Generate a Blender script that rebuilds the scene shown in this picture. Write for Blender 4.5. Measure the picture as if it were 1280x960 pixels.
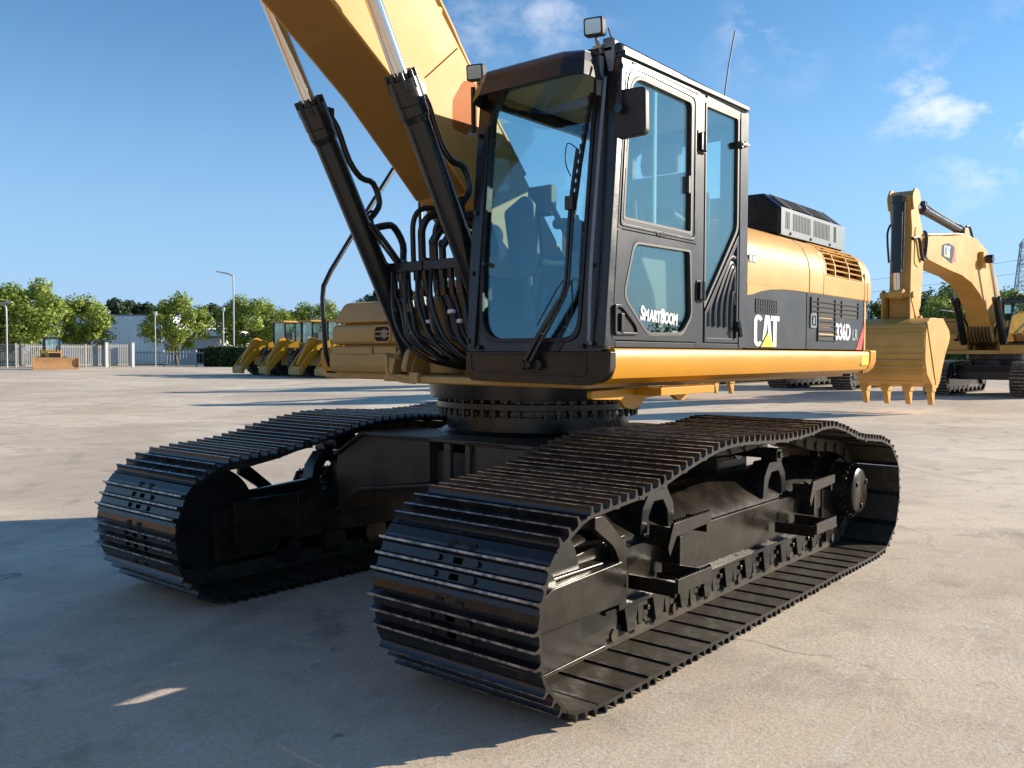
import bpy, bmesh, math, random
from mathutils import Vector, Matrix, Quaternion
random.seed(7)
R = math.radians
for o in list(bpy.data.objects): bpy.data.objects.remove(o)
S = bpy.context.scene
COL = S.collection

# ------------------------------------------------------------ camera
CAM = Vector((5.29, 3.969, 1.587))
YAW, PITCH, ROLL = 3.8303, -0.0342, 0.0027
cd = bpy.data.cameras.new('camera'); cam = bpy.data.objects.new('camera', cd); COL.objects.link(cam)
_f = Vector((math.cos(YAW)*math.cos(PITCH), math.sin(YAW)*math.cos(PITCH), math.sin(PITCH)))
_r = Vector((math.sin(YAW), -math.cos(YAW), 0)); _u = _r.cross(_f)
_c, _s = math.cos(ROLL), math.sin(ROLL)
_r, _u = _c*_r + _s*_u, -_s*_r + _c*_u
mw = Matrix((( _r.x, _u.x, -_f.x, CAM.x), (_r.y, _u.y, -_f.y, CAM.y), (_r.z, _u.z, -_f.z, CAM.z), (0, 0, 0, 1)))
cam.matrix_world = mw
cd.sensor_width = 36; cd.lens = 36*1097.08/1280; cd.clip_start = 0.05; cd.clip_end = 6000
S.camera = cam

# ------------------------------------------------------------ light
SUN_AZ, SUN_EL = 144.4, 19.7          # direction towards the sun, degrees in the xy plane / elevation
w = bpy.data.worlds.new('World'); S.world = w; w.use_nodes = True
nt = w.node_tree; nt.nodes.clear()
out = nt.nodes.new('ShaderNodeOutputWorld'); bg = nt.nodes.new('ShaderNodeBackground')
sky = nt.nodes.new('ShaderNodeTexSky'); sky.sky_type = 'NISHITA'; sky.sun_disc = False
sky.sun_elevation = R(SUN_EL); sky.sun_rotation = R(90-SUN_AZ); sky.air_density = 1.0; sky.dust_density = 0.0; sky.ozone_density = 2.4
bg.inputs[1].default_value = 0.098
tc = nt.nodes.new('ShaderNodeTexCoord')
def wn(kind, **kw):
    n = nt.nodes.new(kind)
    for k, v in kw.items(): setattr(n, k, v)
    return n
# wisps of cloud by direction
mp = wn('ShaderNodeMapping'); mp.inputs['Scale'].default_value = (1, 1, 1.7)
nz = wn('ShaderNodeTexNoise'); nz.inputs['Scale'].default_value = 9.5; nz.inputs['Detail'].default_value = 9; nz.inputs['Roughness'].default_value = .62; nz.inputs['Distortion'].default_value = .1
nt.links.new(tc.outputs['Generated'], mp.inputs[0]); nt.links.new(mp.outputs[0], nz.inputs[0])
def dirvec(px_deg, el):     # bearing and elevation in degrees
    return Vector((math.cos(R(px_deg))*math.cos(R(el)), math.sin(R(px_deg))*math.cos(R(el)), math.sin(R(el))))
acc = None
# (bearing, elevation, radius, strength) of the clouds seen in the sky
for b, e, rad, st in ((190.4, 13.4, .115, 1.0), (194.5, 14.6, .07, 1.0), (187.0, 16.0, .11, 1.0), (204.2, 19.4, .055, .5), (205.0, 18.0, .05, .3), (217.0, 21.3, .10, .55), (222.5, 20.0, .10, .35), (202.0, 17.5, .05, .22),
                      (196, 18.0, .05, .2), (192, 8.5, .04, .3), (120, 30, .25, .6), (330, 25, .3, .6), (20, 20, .3, .7), (290, 35, .25, .5)):
    d = wn('ShaderNodeVectorMath', operation='DISTANCE'); d.inputs[1].default_value = dirvec(b, e)
    nrm = wn('ShaderNodeVectorMath', operation='NORMALIZE'); nt.links.new(tc.outputs['Generated'], nrm.inputs[0]); nt.links.new(nrm.outputs[0], d.inputs[0])
    mr = wn('ShaderNodeMapRange'); mr.interpolation_type = 'SMOOTHSTEP'
    mr.inputs[1].default_value = 0.0; mr.inputs[2].default_value = rad; mr.inputs[3].default_value = st; mr.inputs[4].default_value = 0
    nt.links.new(d.outputs['Value'], mr.inputs[0])
    if acc is None: acc = mr.outputs[0]
    else:
        m = wn('ShaderNodeMath', operation='MAXIMUM'); nt.links.new(acc, m.inputs[0]); nt.links.new(mr.outputs[0], m.inputs[1]); acc = m.outputs[0]
cr = wn('ShaderNodeMapRange'); cr.inputs[1].default_value = .47; cr.inputs[2].default_value = .66
nt.links.new(nz.outputs[0], cr.inputs[0])
mu = wn('ShaderNodeMath', operation='MULTIPLY'); nt.links.new(acc, mu.inputs[0]); nt.links.new(cr.outputs[0], mu.inputs[1])
mu2 = wn('ShaderNodeMath', operation='MULTIPLY'); nt.links.new(mu.outputs[0], mu2.inputs[0]); mu2.inputs[1].default_value = .75; mu2.use_clamp = True
mx = wn('ShaderNodeMixRGB'); mx.inputs[2].default_value = (7.2, 7.0, 7.2, 1)
hs = wn('ShaderNodeHueSaturation'); hs.inputs['Saturation'].default_value = 1.2; nt.links.new(sky.outputs[0], hs.inputs['Color'])
# clear blue down to the horizon: pull the warm low band towards pale blue
sx = wn('ShaderNodeSeparateXYZ'); nrm0 = wn('ShaderNodeVectorMath', operation='NORMALIZE'); nt.links.new(tc.outputs['Generated'], nrm0.inputs[0]); nt.links.new(nrm0.outputs[0], sx.inputs[0])
eb = wn('ShaderNodeMapRange'); eb.interpolation_type = 'SMOOTHSTEP'; eb.inputs[1].default_value = -.02; eb.inputs[2].default_value = .36; eb.inputs[3].default_value = .85; eb.inputs[4].default_value = 0
nt.links.new(sx.outputs['Z'], eb.inputs[0]); mb_ = wn('ShaderNodeMixRGB'); mb_.inputs[2].default_value = (1.7, 3.0, 5.2, 1); nt.links.new(eb.outputs[0], mb_.inputs[0]); nt.links.new(hs.outputs[0], mb_.inputs[1])
nt.links.new(mu2.outputs[0], mx.inputs[0]); nt.links.new(mb_.outputs[0], mx.inputs[1])
nt.links.new(mx.outputs[0], bg.inputs[0]); nt.links.new(bg.outputs[0], out.inputs[0])

sd = bpy.data.lights.new('sun', 'SUN'); so = bpy.data.objects.new('sun', sd); COL.objects.link(so)
sd.energy = 4.95; sd.angle = R(.53); sd.color = (1, .88, .72)
so.rotation_euler = dirvec(SUN_AZ, SUN_EL).to_track_quat('Z', 'Y').to_euler()
S.render.engine = 'CYCLES'
S.view_settings.view_transform = 'Standard'; S.view_settings.look = 'None'; S.view_settings.gamma = 1; S.view_settings.exposure = 0.88
try: S.cycles.max_bounces = 8; S.cycles.transparent_max_bounces = 16
except Exception: pass

# ------------------------------------------------------------ materials
MATS = {}
def mat(name, col, rough=.5, metal=0, var=.0, vscale=3, bump=0, bscale=60, coat=0, spec=.5, col2=None, thr=(.45, .65), rvar=0, stretch=None, emit=None):
    m = bpy.data.materials.new(name); m.use_nodes = True; MATS[name] = m
    n = m.node_tree; b = n.nodes['Principled BSDF']; L = n.links
    b.inputs['Base Color'].default_value = (*col, 1); b.inputs['Roughness'].default_value = rough; b.inputs['Metallic'].default_value = metal
    b.inputs['Coat Weight'].default_value = coat; b.inputs['Coat Roughness'].default_value = .08; b.inputs['Specular IOR Level'].default_value = spec
    tc = n.nodes.new('ShaderNodeTexCoord'); vec = tc.outputs['Object']
    if stretch:
        mp = n.nodes.new('ShaderNodeMapping'); mp.inputs['Scale'].default_value = stretch; L.new(vec, mp.inputs[0]); vec = mp.outputs[0]
    if var or col2:
        nz = n.nodes.new('ShaderNodeTexNoise'); nz.inputs['Scale'].default_value = vscale; nz.inputs['Detail'].default_value = 8; nz.inputs['Roughness'].default_value = .6; L.new(vec, nz.inputs[0])
        mr = n.nodes.new('ShaderNodeMapRange'); L.new(nz.outputs[0], mr.inputs[0])
        mr.inputs[1].default_value = thr[0] if col2 else .3; mr.inputs[2].default_value = thr[1] if col2 else .7
        mx = n.nodes.new('ShaderNodeMixRGB'); L.new(mr.outputs[0], mx.inputs[0])
        mx.inputs[1].default_value = (*(c*(1-var) for c in col), 1)
        mx.inputs[2].default_value = (*(col2 if col2 else (min(1, c*(1+var)) for c in col)), 1)
        L.new(mx.outputs[0], b.inputs['Base Color'])
        if rvar:
            rr = n.nodes.new('ShaderNodeMapRange'); rr.inputs[1].default_value = .3; rr.inputs[2].default_value = .7
            rr.inputs[3].default_value = max(.03, rough-rvar); rr.inputs[4].default_value = rough+rvar; L.new(nz.outputs[0], rr.inputs[0]); L.new(rr.outputs[0], b.inputs['Roughness'])
    if bump:
        n2 = n.nodes.new('ShaderNodeTexNoise'); n2.inputs['Scale'].default_value = bscale; n2.inputs['Detail'].default_value = 5; L.new(vec, n2.inputs[0])
        bp = n.nodes.new('ShaderNodeBump'); bp.inputs['Strength'].default_value = bump; bp.inputs['Distance'].default_value = .01; L.new(n2.outputs[0], bp.inputs['Height']); L.new(bp.outputs[0], b.inputs['Normal'])
    if emit:
        b.inputs['Emission Color'].default_value = (*emit[:3], 1); b.inputs['Emission Strength'].default_value = emit[3]
    return m
YEL = mat('yellow_paint', (.54, .295, .075), .47, var=.10, vscale=1.6, coat=.0, spec=.20, rvar=.06, bump=.03, bscale=9)
YSK = mat('deep_yellow_paint', (.56, .25, .012), .40, var=.06, vscale=2, coat=.0, spec=.28, rvar=.05, bump=.02, bscale=7)
YDK = mat('dusty_yellow_paint', (.50, .29, .08), .5, var=.12, vscale=2.5, rvar=.08, bump=.05, bscale=25)
ORG = mat('faded_orange_yellow', (.44, .24, .10), .55, var=.15, vscale=4)
BLK = mat('black_paint', (.010, .010, .010), .28, var=.2, vscale=6, coat=.0, rvar=.06, bump=.05, bscale=30)
TRK = mat('track_frame_black', (.012, .010, .0075), .27, col2=(.040, .030, .019), vscale=5, thr=(.48, .8), coat=.0, spec=.38, bump=.10, bscale=18, rvar=.05)
SHO = mat('track_shoe_black', (.010, .0095, .0095), .25, col2=(.038, .030, .023), vscale=7, thr=(.52, .8), coat=.0, spec=.45, bump=.12, bscale=35, rvar=.08)
SHI = mat('shoe_inner_face', (.040, .032, .021), .60, col2=(.10, .08, .055), vscale=9, thr=(.5, .85), spec=.3, bump=.15, bscale=45, rvar=.1)
TIP = mat('worn_grouser_tip', (.13, .11, .095), .27, metal=.55, col2=(.50, .42, .34), vscale=22, thr=(.38, .62), bump=.25, bscale=60, rvar=.12)
GRY = mat('cab_grey_paint', (.044, .049, .056), .33, var=.08, vscale=3, coat=.0, spec=.17, rvar=.04, bump=.015, bscale=12)
GRL = mat('light_grey_paint', (.16, .18, .19), .36, var=.05, vscale=3, coat=.2)
RUB = mat('rubber_black', (.013, .013, .014), .55, var=.2, vscale=8)
HOS = mat('hose_black', (.012, .012, .013), .38, bump=.1, bscale=160)
CHR = mat('chrome_rod', (.75, .74, .72), .10, metal=1)
STL = mat('dull_steel', (.30, .28, .26), .4, metal=.8, var=.2, vscale=10)
DRK = mat('dark_void', (.008, .008, .008), .8)
INT = mat('cab_interior_plastic', (.07, .075, .08), .55)
SEA = mat('seat_fabric', (.17, .18, .20), .85, bump=.3, bscale=90)
INL = mat('cab_trim_beige', (.33, .31, .25), .5)
WHI = mat('white_decal', (.80, .80, .78), .4)
OUTL = mat('grey_decal', (.30, .31, .32), .4)
YDE = mat('yellow_decal', (.85, .55, .02), .4)
RED = mat('red_decal', (.70, .03, .02), .4)
LEN = mat('lamp_lens', (.62, .62, .6), .12, metal=.6)
RFL = mat('orange_reflector', (.6, .16, .05), .4)
GALV = mat('galvanised_steel', (.42, .44, .46), .45, metal=.4)
TYR = mat('tyre_rubber', (.04, .038, .036), .75, bump=.2, bscale=12)
MUD = mat('dusty_tread', (.19, .165, .14), .8)
BARK = mat('bark', (.11, .085, .065), .9, bump=.5, bscale=8)
def leafmat(name, a, b, sc=1.1):
    m = mat(name, a, .55, col2=b, vscale=sc, thr=(.3, .7)); p = m.node_tree.nodes['Principled BSDF']
    n = m.node_tree; tr = n.nodes.new('ShaderNodeBsdfTranslucent'); mx = n.nodes.new('ShaderNodeMixShader'); mx.inputs[0].default_value = .3
    src = p.inputs['Base Color'].links[0].from_socket; n.links.new(src, tr.inputs[0])
    o = n.nodes['Material Output']; n.links.new(p.outputs[0], mx.inputs[1]); n.links.new(tr.outputs[0], mx.inputs[2]); n.links.new(mx.outputs[0], o.inputs[0]); return m
LF1 = leafmat('leaf_fresh', (.17, .25, .035), (.33, .40, .07)); LF2 = leafmat('leaf_dark', (.045, .08, .030), (.085, .125, .045)); LF3 = leafmat('leaf_mid', (.10, .15, .035), (.18, .23, .05))
HED = leafmat('hedge_leaf', (.03, .06, .018), (.07, .12, .025), 3)
def glass(name, tint, base=.03, rough=.0, haze=0.0, hazecol=(.1, .1, .1), refl=(.95, .97, 1), ior=1.5):
    m = bpy.data.materials.new(name); m.use_nodes = True; n = m.node_tree; n.nodes.clear()
    o = n.nodes.new('ShaderNodeOutputMaterial'); t = n.nodes.new('ShaderNodeBsdfTransparent'); g = n.nodes.new('ShaderNodeBsdfGlossy')
    t.inputs[0].default_value = (*tint, 1); g.inputs['Roughness'].default_value = rough; g.inputs[0].default_value = (*refl, 1)
    lw = n.nodes.new('ShaderNodeLayerWeight'); lw.inputs[0].default_value = .5; pw = n.nodes.new('ShaderNodeMath'); pw.operation = 'POWER'; pw.inputs[1].default_value = 5; n.links.new(lw.outputs['Facing'], pw.inputs[0])
    f0 = ((ior-1)/(ior+1))**2; fr = n.nodes.new('ShaderNodeMath'); fr.operation = 'MULTIPLY_ADD'; fr.inputs[1].default_value = 1-f0; fr.inputs[2].default_value = f0; n.links.new(pw.outputs[0], fr.inputs[0])
    ad = n.nodes.new('ShaderNodeMath'); ad.operation = 'ADD'; ad.use_clamp = True; ad.inputs[1].default_value = base; n.links.new(fr.outputs[0], ad.inputs[0])
    mx = n.nodes.new('ShaderNodeMixShader'); n.links.new(ad.outputs[0], mx.inputs[0])
    if haze:
        d = n.nodes.new('ShaderNodeBsdfDiffuse'); d.inputs[0].default_value = (*hazecol, 1); m2 = n.nodes.new('ShaderNodeMixShader'); m2.inputs[0].default_value = haze
        n.links.new(t.outputs[0], m2.inputs[1]); n.links.new(d.outputs[0], m2.inputs[2]); n.links.new(m2.outputs[0], mx.inputs[1])
    else: n.links.new(t.outputs[0], mx.inputs[1])
    n.links.new(g.outputs[0], mx.inputs[2]); n.links.new(mx.outputs[0], o.inputs[0]); return m
GLW = glass('windscreen_glass', (.80, .92, .94), .04, refl=(.62, .92, 1), ior=1.5)
GLS = glass('side_glass', (.88, .96, .93), .15, refl=(.88, .98, .92)); CLR = glass('clear_glass', (.93, .98, .97), .0)
SMK = glass('smoked_plastic', (.60, .58, .62), .0, .25, refl=(.45, .5, .6), haze=.10, hazecol=(.12, .10, .11))

CBM = mat('ground_lit_black_panel', (.05, .042, .032), .42, col2=(.08, .065, .048), vscale=3, bump=.1, bscale=40)  # brown lift in the colour imitates sunlit ground reflected in black car body paint
SHD = glass('smoked_panel', (.80, .62, .58), .0, .02)
# ------------------------------------------------------------ mesh helpers
class MB:
    def __init__(s): s.v = []; s.f = []; s.m = []
    def add(s, vs, fs, m=0):
        o = len(s.v); s.v += [tuple(v) for v in vs]; s.f += [tuple(i+o for i in f) for f in fs]; s.m += [m]*len(fs); return s
    def box(s, x0, x1, y0, y1, z0, z1, m=0):
        return s.add([(x, y, z) for x in (x0, x1) for y in (y0, y1) for z in (z0, z1)], [(0, 1, 3, 2), (4, 6, 7, 5), (0, 4, 5, 1), (2, 3, 7, 6), (0, 2, 6, 4), (1, 5, 7, 3)], m)
    def hexa(s, p, m=0):  # 8 pts: bottom 4, top 4
        return s.add(p, [(0, 3, 2, 1), (4, 5, 6, 7), (0, 1, 5, 4), (1, 2, 6, 5), (2, 3, 7, 6), (3, 0, 4, 7)], m)
    def prism(s, poly, plane, a, b, m=0):
        def P(u, v, t): return {'xz': (u, t, v), 'yz': (t, u, v), 'xy': (u, v, t)}[plane]
        n = len(poly); vs = [P(u, v, a) for u, v in poly]+[P(u, v, b) for u, v in poly]
        return s.add(vs, [tuple(range(n))[::-1], tuple(range(n, 2*n))]+[(i, (i+1) % n, n+(i+1) % n, n+i) for i in range(n)], m)
    def ring(s, outer, inner, plane, a, b, m=0):
        def P(u, v, t): return {'xz': (u, t, v), 'yz': (t, u, v), 'xy': (u, v, t)}[plane]
        n = len(outer); assert n == len(inner)
        vs = [P(*p, a) for p in outer]+[P(*p, a) for p in inner]+[P(*p, b) for p in outer]+[P(*p, b) for p in inner]
        fs = []
        for i in range(n):
            j = (i+1) % n
            fs += [(i, j, n+j, n+i), (2*n+i, 3*n+i, 3*n+j, 2*n+j), (i, 2*n+i, 2*n+j, j), (n+i, n+j, 3*n+j, 3*n+i)]
        return s.add(vs, fs, m)
    def cyl(s, p0, p1, r0, r1=None, n=20, m=0, cap=True):
        r1 = r0 if r1 is None else r1; p0 = Vector(p0); p1 = Vector(p1); d = (p1-p0).normalized()
        a = d.orthogonal().normalized(); b = d.cross(a)
        vs = [p0+r0*(math.cos(t)*a+math.sin(t)*b) for t in (6.28318*i/n for i in range(n))]+[p1+r1*(math.cos(t)*a+math.sin(t)*b) for t in (6.28318*i/n for i in range(n))]
        fs = [(i, (i+1) % n, n+(i+1) % n, n+i) for i in range(n)]
        if cap: fs += [tuple(range(n))[::-1], tuple(range(n, 2*n))]
        return s.add(vs, fs, m)
    def tube(s, pts, r, n=8, m=0, smooth=3):
        P = [Vector(p) for p in pts]
        if smooth > 1 and len(P) > 2:
            Q = []
            for i in range(len(P)-1):
                a = P[max(i-1, 0)]; b = P[i]; c = P[i+1]; d = P[min(i+2, len(P)-1)]
                for k in range(smooth):
                    t = k/smooth; Q.append(.5*((2*b)+(c-a)*t+(2*a-5*b+4*c-d)*t*t+(3*b-a-3*c+d)*t*t*t))
            Q.append(P[-1]); P = Q
        T = [(P[min(i+1, len(P)-1)]-P[max(i-1, 0)]).normalized() for i in range(len(P))]
        a = T[0].orthogonal().normalized(); vs = []
        for i, p in enumerate(P):
            a = (a-T[i]*a.dot(T[i])).normalized(); b = T[i].cross(a)
            vs += [p+r*(math.cos(6.28318*k/n)*a+math.sin(6.28318*k/n)*b) for k in range(n)]
        fs = [(i*n+k, i*n+(k+1) % n, (i+1)*n+(k+1) % n, (i+1)*n+k) for i in range(len(P)-1) for k in range(n)]
        fs += [tuple(range(n))[::-1], tuple(range((len(P)-1)*n, len(P)*n))]
        return s.add(vs, fs, m)
    def bar(s, p0, p1, w, h, up=(0, 0, 1), m=0):
        p0 = Vector(p0); p1 = Vector(p1); d = (p1-p0).normalized(); u = Vector(up); sd_ = d.cross(u).normalized(); u = sd_.cross(d)
        a = sd_*w/2; b = u*h/2
        return s.hexa([p0-a-b, p0+a-b, p1+a-b, p1-a-b, p0-a+b, p0+a+b, p1+a+b, p1-a+b], m)
    def bolts(s, pts, axis, r=.014, h=.012, m=0):
        for p in pts: s.cyl(p, Vector(p)+Vector(axis)*h, r, n=6, m=m)
        return s
    def map(s, fn): s.v = [tuple(fn(Vector(v))) for v in s.v]; return s
    def mirror_y(s):
        o = MB(); o.v = [(x, -y, z) for x, y, z in s.v]; o.f = [tuple(reversed(f)) for f in s.f]; o.m = list(s.m); return o
    def mesh(s, name, mats, ang=35):
        me = bpy.data.meshes.new(name); me.from_pydata(s.v, [], s.f)
        for m in (mats if isinstance(mats, (list, tuple)) else [mats]): me.materials.append(m)
        me.polygons.foreach_set('material_index', s.m)
        bm = bmesh.new(); bm.from_mesh(me); bmesh.ops.recalc_face_normals(bm, faces=bm.faces); bm.to_mesh(me); bm.free()
        me.polygons.foreach_set('use_smooth', [True]*len(me.polygons)); me.set_sharp_from_angle(angle=R(ang)); me.update(); return me
    def build(s, name, mats, parent=None, bevel=0, ang=35, label=None, seg=2):
        o = bpy.data.objects.new(name, s.mesh(name, mats, ang)); COL.objects.link(o)
        if parent: o.parent = parent
        if bevel:
            b = o.modifiers.new('bevel', 'BEVEL'); b.width = bevel; b.segments = seg; b.limit_method = 'ANGLE'; b.angle_limit = R(40); b.harden_normals = True; b.use_clamp_overlap = True
        if label: o['label'] = label
        return o
def rp(pts, r, n=5):
    """round the corners of a polygon; r a number or one per corner"""
    o = []; N = len(pts); rs = r if isinstance(r, (list, tuple)) else [r]*N
    for i, p in enumerate(pts):
        a = Vector(pts[i-1]); b = Vector(p); c = Vector(pts[(i+1) % N]); q = rs[i]
        d1 = (a-b); d2 = (c-b); p0 = b+d1.normalized()*min(q, d1.length*.48); p2 = b+d2.normalized()*min(q, d2.length*.48)
        for k in range(n+1):
            t = k/n; v = (1-t)**2*p0+2*t*(1-t)*b+t*t*p2; o.append((v.x, v.y))
    return o
def empty(name, loc=(0, 0, 0), rz=0, label=None, cat=None, group=None, parent=None, scale=1):
    o = bpy.data.objects.new(name, None); COL.objects.link(o); o.location = loc; o.rotation_euler = (0, 0, rz); o.empty_display_size = .3; o.scale = (scale,)*3
    if parent: o.parent = parent
    return tag(o, label, cat, group)
def tag(o, label=None, cat=None, group=None, kind=None):
    if label: o['label'] = label
    if cat: o['category'] = cat
    if group: o['group'] = group
    if kind: o['kind'] = kind
    return o
def copy_tree(o, parent=None):
    c = o.copy(); COL.objects.link(c)
    if parent: c.parent = parent
    for ch in list(o.children): copy_tree(ch, c)
    return c
def text_mesh(body, size, sx=1.0, ext=.002, off=.0, shear=0, space=1.0):
    cu = bpy.data.curves.new('t', 'FONT'); cu.body = body; cu.size = size; cu.extrude = ext; cu.offset = off; cu.shear = shear; cu.space_character = space; cu.resolution_u = 3
    ob = bpy.data.objects.new('t', cu); COL.objects.link(ob); dg = bpy.context.evaluated_depsgraph_get(); me = bpy.data.meshes.new_from_object(ob.evaluated_get(dg))
    mb = MB(); mb.v = [(v.co.x*sx, v.co.y, v.co.z) for v in me.vertices]; mb.f = [tuple(p.vertices) for p in me.polygons]; mb.m = [0]*len(mb.f)
    bpy.data.objects.remove(ob); bpy.data.curves.remove(cu); return mb
def on_left(mb, x0, z0, y):      # lay lettering on a left-facing (+y) side: reads from front (+x) to rear (-x)
    return mb.map(lambda v: (x0-v.x, y+v.z, z0+v.y))

def gz(x, y):     # the yard climbs very gently away from the machine
    d = math.hypot(x, y)
    def ss(a, b): t = max(0, min(1, (d-a)/(b-a))); return t*t*(3-2*t)
    return .17*ss(14, 30)+.13*ss(34, 78)

# ------------------------------------------------------------ ground
def disc(name, radii, n, dz, material, arc=None):
    mb = MB(); vs = [(0, 0, dz)]; fs = []
    for r in radii:
        for k in range(n):
            t = 2*math.pi*k/n; x, y = r*math.cos(t), r*math.sin(t); vs.append((x, y, gz(x, y)+dz))
    for k in range(n): fs.append((0, 1+k, 1+(k+1) % n))
    for i in range(len(radii)-1):
        for k in range(n): fs.append((1+i*n+k, 1+(i+1)*n+k, 1+(i+1)*n+(k+1) % n, 1+i*n+(k+1) % n))
    mb.add(vs, fs); o = mb.build(name, material); tag(o, kind='structure'); return o
def ground_mat():
    m = bpy.data.materials.new('weathered_concrete'); m.use_nodes = True; n = m.node_tree; L = n.links; b = n.nodes['Principled BSDF']
    tc = n.nodes.new('ShaderNodeTexCoord')
    def noise(sc, det=6, ro=.6, dist=0, stretch=None, rot=0):
        mp = n.nodes.new('ShaderNodeMapping'); mp.inputs['Rotation'].default_value = (0, 0, rot)
        if stretch: mp.inputs['Scale'].default_value = stretch
        L.new(tc.outputs['Object'], mp.inputs[0]); t = n.nodes.new('ShaderNodeTexNoise'); t.inputs['Scale'].default_value = sc; t.inputs['Detail'].default_value = det; t.inputs['Roughness'].default_value = ro; t.inputs['Distortion'].default_value = dist
        L.new(mp.outputs[0], t.inputs[0]); return t.outputs[0]
    def rng(s, a, b_, c=0, d=1):
        r = n.nodes.new('ShaderNodeMapRange'); r.inputs[1].default_value = a; r.inputs[2].default_value = b_; r.inputs[3].default_value = c; r.inputs[4].default_value = d; L.new(s, r.inputs[0]); return r.outputs[0]
    def mix(f, a, c, mode='MIX'):
        x = n.nodes.new('ShaderNodeMixRGB'); x.blend_type = mode
        for i, q in ((0, f), (1, a), (2, c)):
            if isinstance(q, (int, float)): x.inputs[i].default_value = q
            elif isinstance(q, tuple): x.inputs[i].default_value = (*q, 1)
            else: L.new(q, x.inputs[i])
        return x.outputs[0]
    def mul(a, c):
        x = n.nodes.new('ShaderNodeMath'); x.operation = 'MULTIPLY'
        for i, q in ((0, a), (1, c)):
            if isinstance(q, (int, float)): x.inputs[i].default_value = q
            else: L.new(q, x.inputs[i])
        return x.outputs[0]
    big = noise(.22, 8, .62, .6); mid = noise(1.3, 9, .68, .4); fine = noise(42, 5, .75); grit = noise(130, 3, .8)
    sweep = noise(.35, 7, .6, .8, (1, 5, 1), R(38)); sweep2 = noise(1.6, 6, .6, 1.2, (1, 7, 1), R(-14))
    c = mix(rng(big, .38, .62), (.56, .45, .325), (.78, .665, .505))
    patch = noise(.09, 5, .55, .3, None, .7); c = mix(mul(rng(patch, .49, .56), .5), c, (.42, .34, .265))
    c = mix(mul(rng(mid, .50, .68), .7), c, (.40, .335, .265))
    blot = noise(3.4, 7, .7, .5); c = mix(mul(rng(blot, .54, .70), .5), c, (.31, .26, .205))
    c = mix(mul(rng(sweep, .55, .78), .5), c, (.60, .55, .47))
    c = mix(mul(rng(sweep2, .56, .72), .55), c, (.72, .69, .64))
    scr = noise(2.2, 9, .7, 1.5, (1, 16, 1), R(32)); c = mix(mul(rng(scr, .60, .70), .6), c, (.80, .77, .72))
    c = mix(rng(fine, .42, .66, 0, .5), c, (.31, .25, .185))
    # dark pits and pale aggregate
    v = n.nodes.new('ShaderNodeTexVoronoi'); v.inputs['Scale'].default_value = 38; L.new(tc.outputs['Object'], v.inputs[0])
    vg = n.nodes.new('ShaderNodeTexVoronoi'); vg.inputs['Scale'].default_value = 55; L.new(tc.outputs['Object'], vg.inputs[0])
    c = mix(mul(rng(v.outputs['Distance'], .05, .22, 1, 0), rng(mid, .46, .58)), c, (.15, .13, .11))
    c = mix(mul(rng(vg.outputs['Distance'], .1, .3, 1, 0), .3), c, (.62, .57, .50))
    # hairline cracks, broken up
    w_ = n.nodes.new('ShaderNodeTexNoise'); w_.inputs['Scale'].default_value = .9; w_.inputs['Detail'].default_value = 6; L.new(tc.outputs['Object'], w_.inputs[0])
    va = n.nodes.new('ShaderNodeVectorMath'); va.operation = 'MULTIPLY_ADD'; L.new(w_.outputs['Color'], va.inputs[0]); va.inputs[1].default_value = (1.6, 1.6, 0); L.new(tc.outputs['Object'], va.inputs[2])
    cv = n.nodes.new('ShaderNodeTexVoronoi'); cv.feature = 'DISTANCE_TO_EDGE'; cv.inputs['Scale'].default_value = .16; L.new(va.outputs[0], cv.inputs[0])
    crack = mul(rng(cv.outputs['Distance'], .0008, .0028, 1, 0), rng(noise(.5, 3), .47, .56))
    c = mix(mul(crack, .55), c, (.16, .13, .10))
    # tyre scuffs: long broken arcs
    wv = n.nodes.new('ShaderNodeTexWave'); wv.wave_type = 'RINGS'; wv.rings_direction = 'Z'; wv.inputs['Scale'].default_value = .22; wv.inputs['Distortion'].default_value = 1.2; wv.inputs['Detail'].default_value = 2
    mpw = n.nodes.new('ShaderNodeMapping'); mpw.inputs['Location'].default_value = (-9, 14, 0); L.new(tc.outputs['Object'], mpw.inputs[0]); L.new(mpw.outputs[0], wv.inputs[0])
    c = mix(mul(mul(rng(wv.outputs[1], .93, .99), rng(noise(.6, 4, .6), .50, .60)), .28), c, (.22, .19, .165))
    # oil and damp stains
    st = rng(noise(.75, 6, .7, .8), .60, .70); c = mix(mul(st, .55), c, (.20, .17, .145)); dr2 = rng(noise(5.5, 4, .6, .3), .70, .76); c = mix(mul(dr2, .7), c, (.12, .105, .09))
    L.new(c, b.inputs['Base Color'])
    L.new(rng(mid, .3, .7, .62, .9), b.inputs['Roughness']); b.inputs['Specular IOR Level'].default_value = .35
    h = n.nodes.new('ShaderNodeMath'); h.operation = 'ADD'; L.new(mul(grit, .5), h.inputs[0]); L.new(fine, h.inputs[1])
    h2 = n.nodes.new('ShaderNodeMath'); h2.operation = 'ADD'; L.new(h.outputs[0], h2.inputs[0]); L.new(mul(crack, -.4), h2.inputs[1])
    h3 = n.nodes.new('ShaderNodeMath'); h3.operation = 'ADD'; L.new(h2.outputs[0], h3.inputs[0]); L.new(mul(mid, 1.6), h3.inputs[1])
    bu = n.nodes.new('ShaderNodeBump'); bu.inputs['Strength'].default_value = .55; bu.inputs['Distance'].default_value = .008; L.new(h3.outputs[0], bu.inputs['Height']); L.new(bu.outputs[0], b.inputs['Normal'])
    return m
GRASS = mat('verge_grass', (.10, .12, .045), .9, col2=(.16, .15, .075), vscale=.4, bump=.4, bscale=6)
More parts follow.
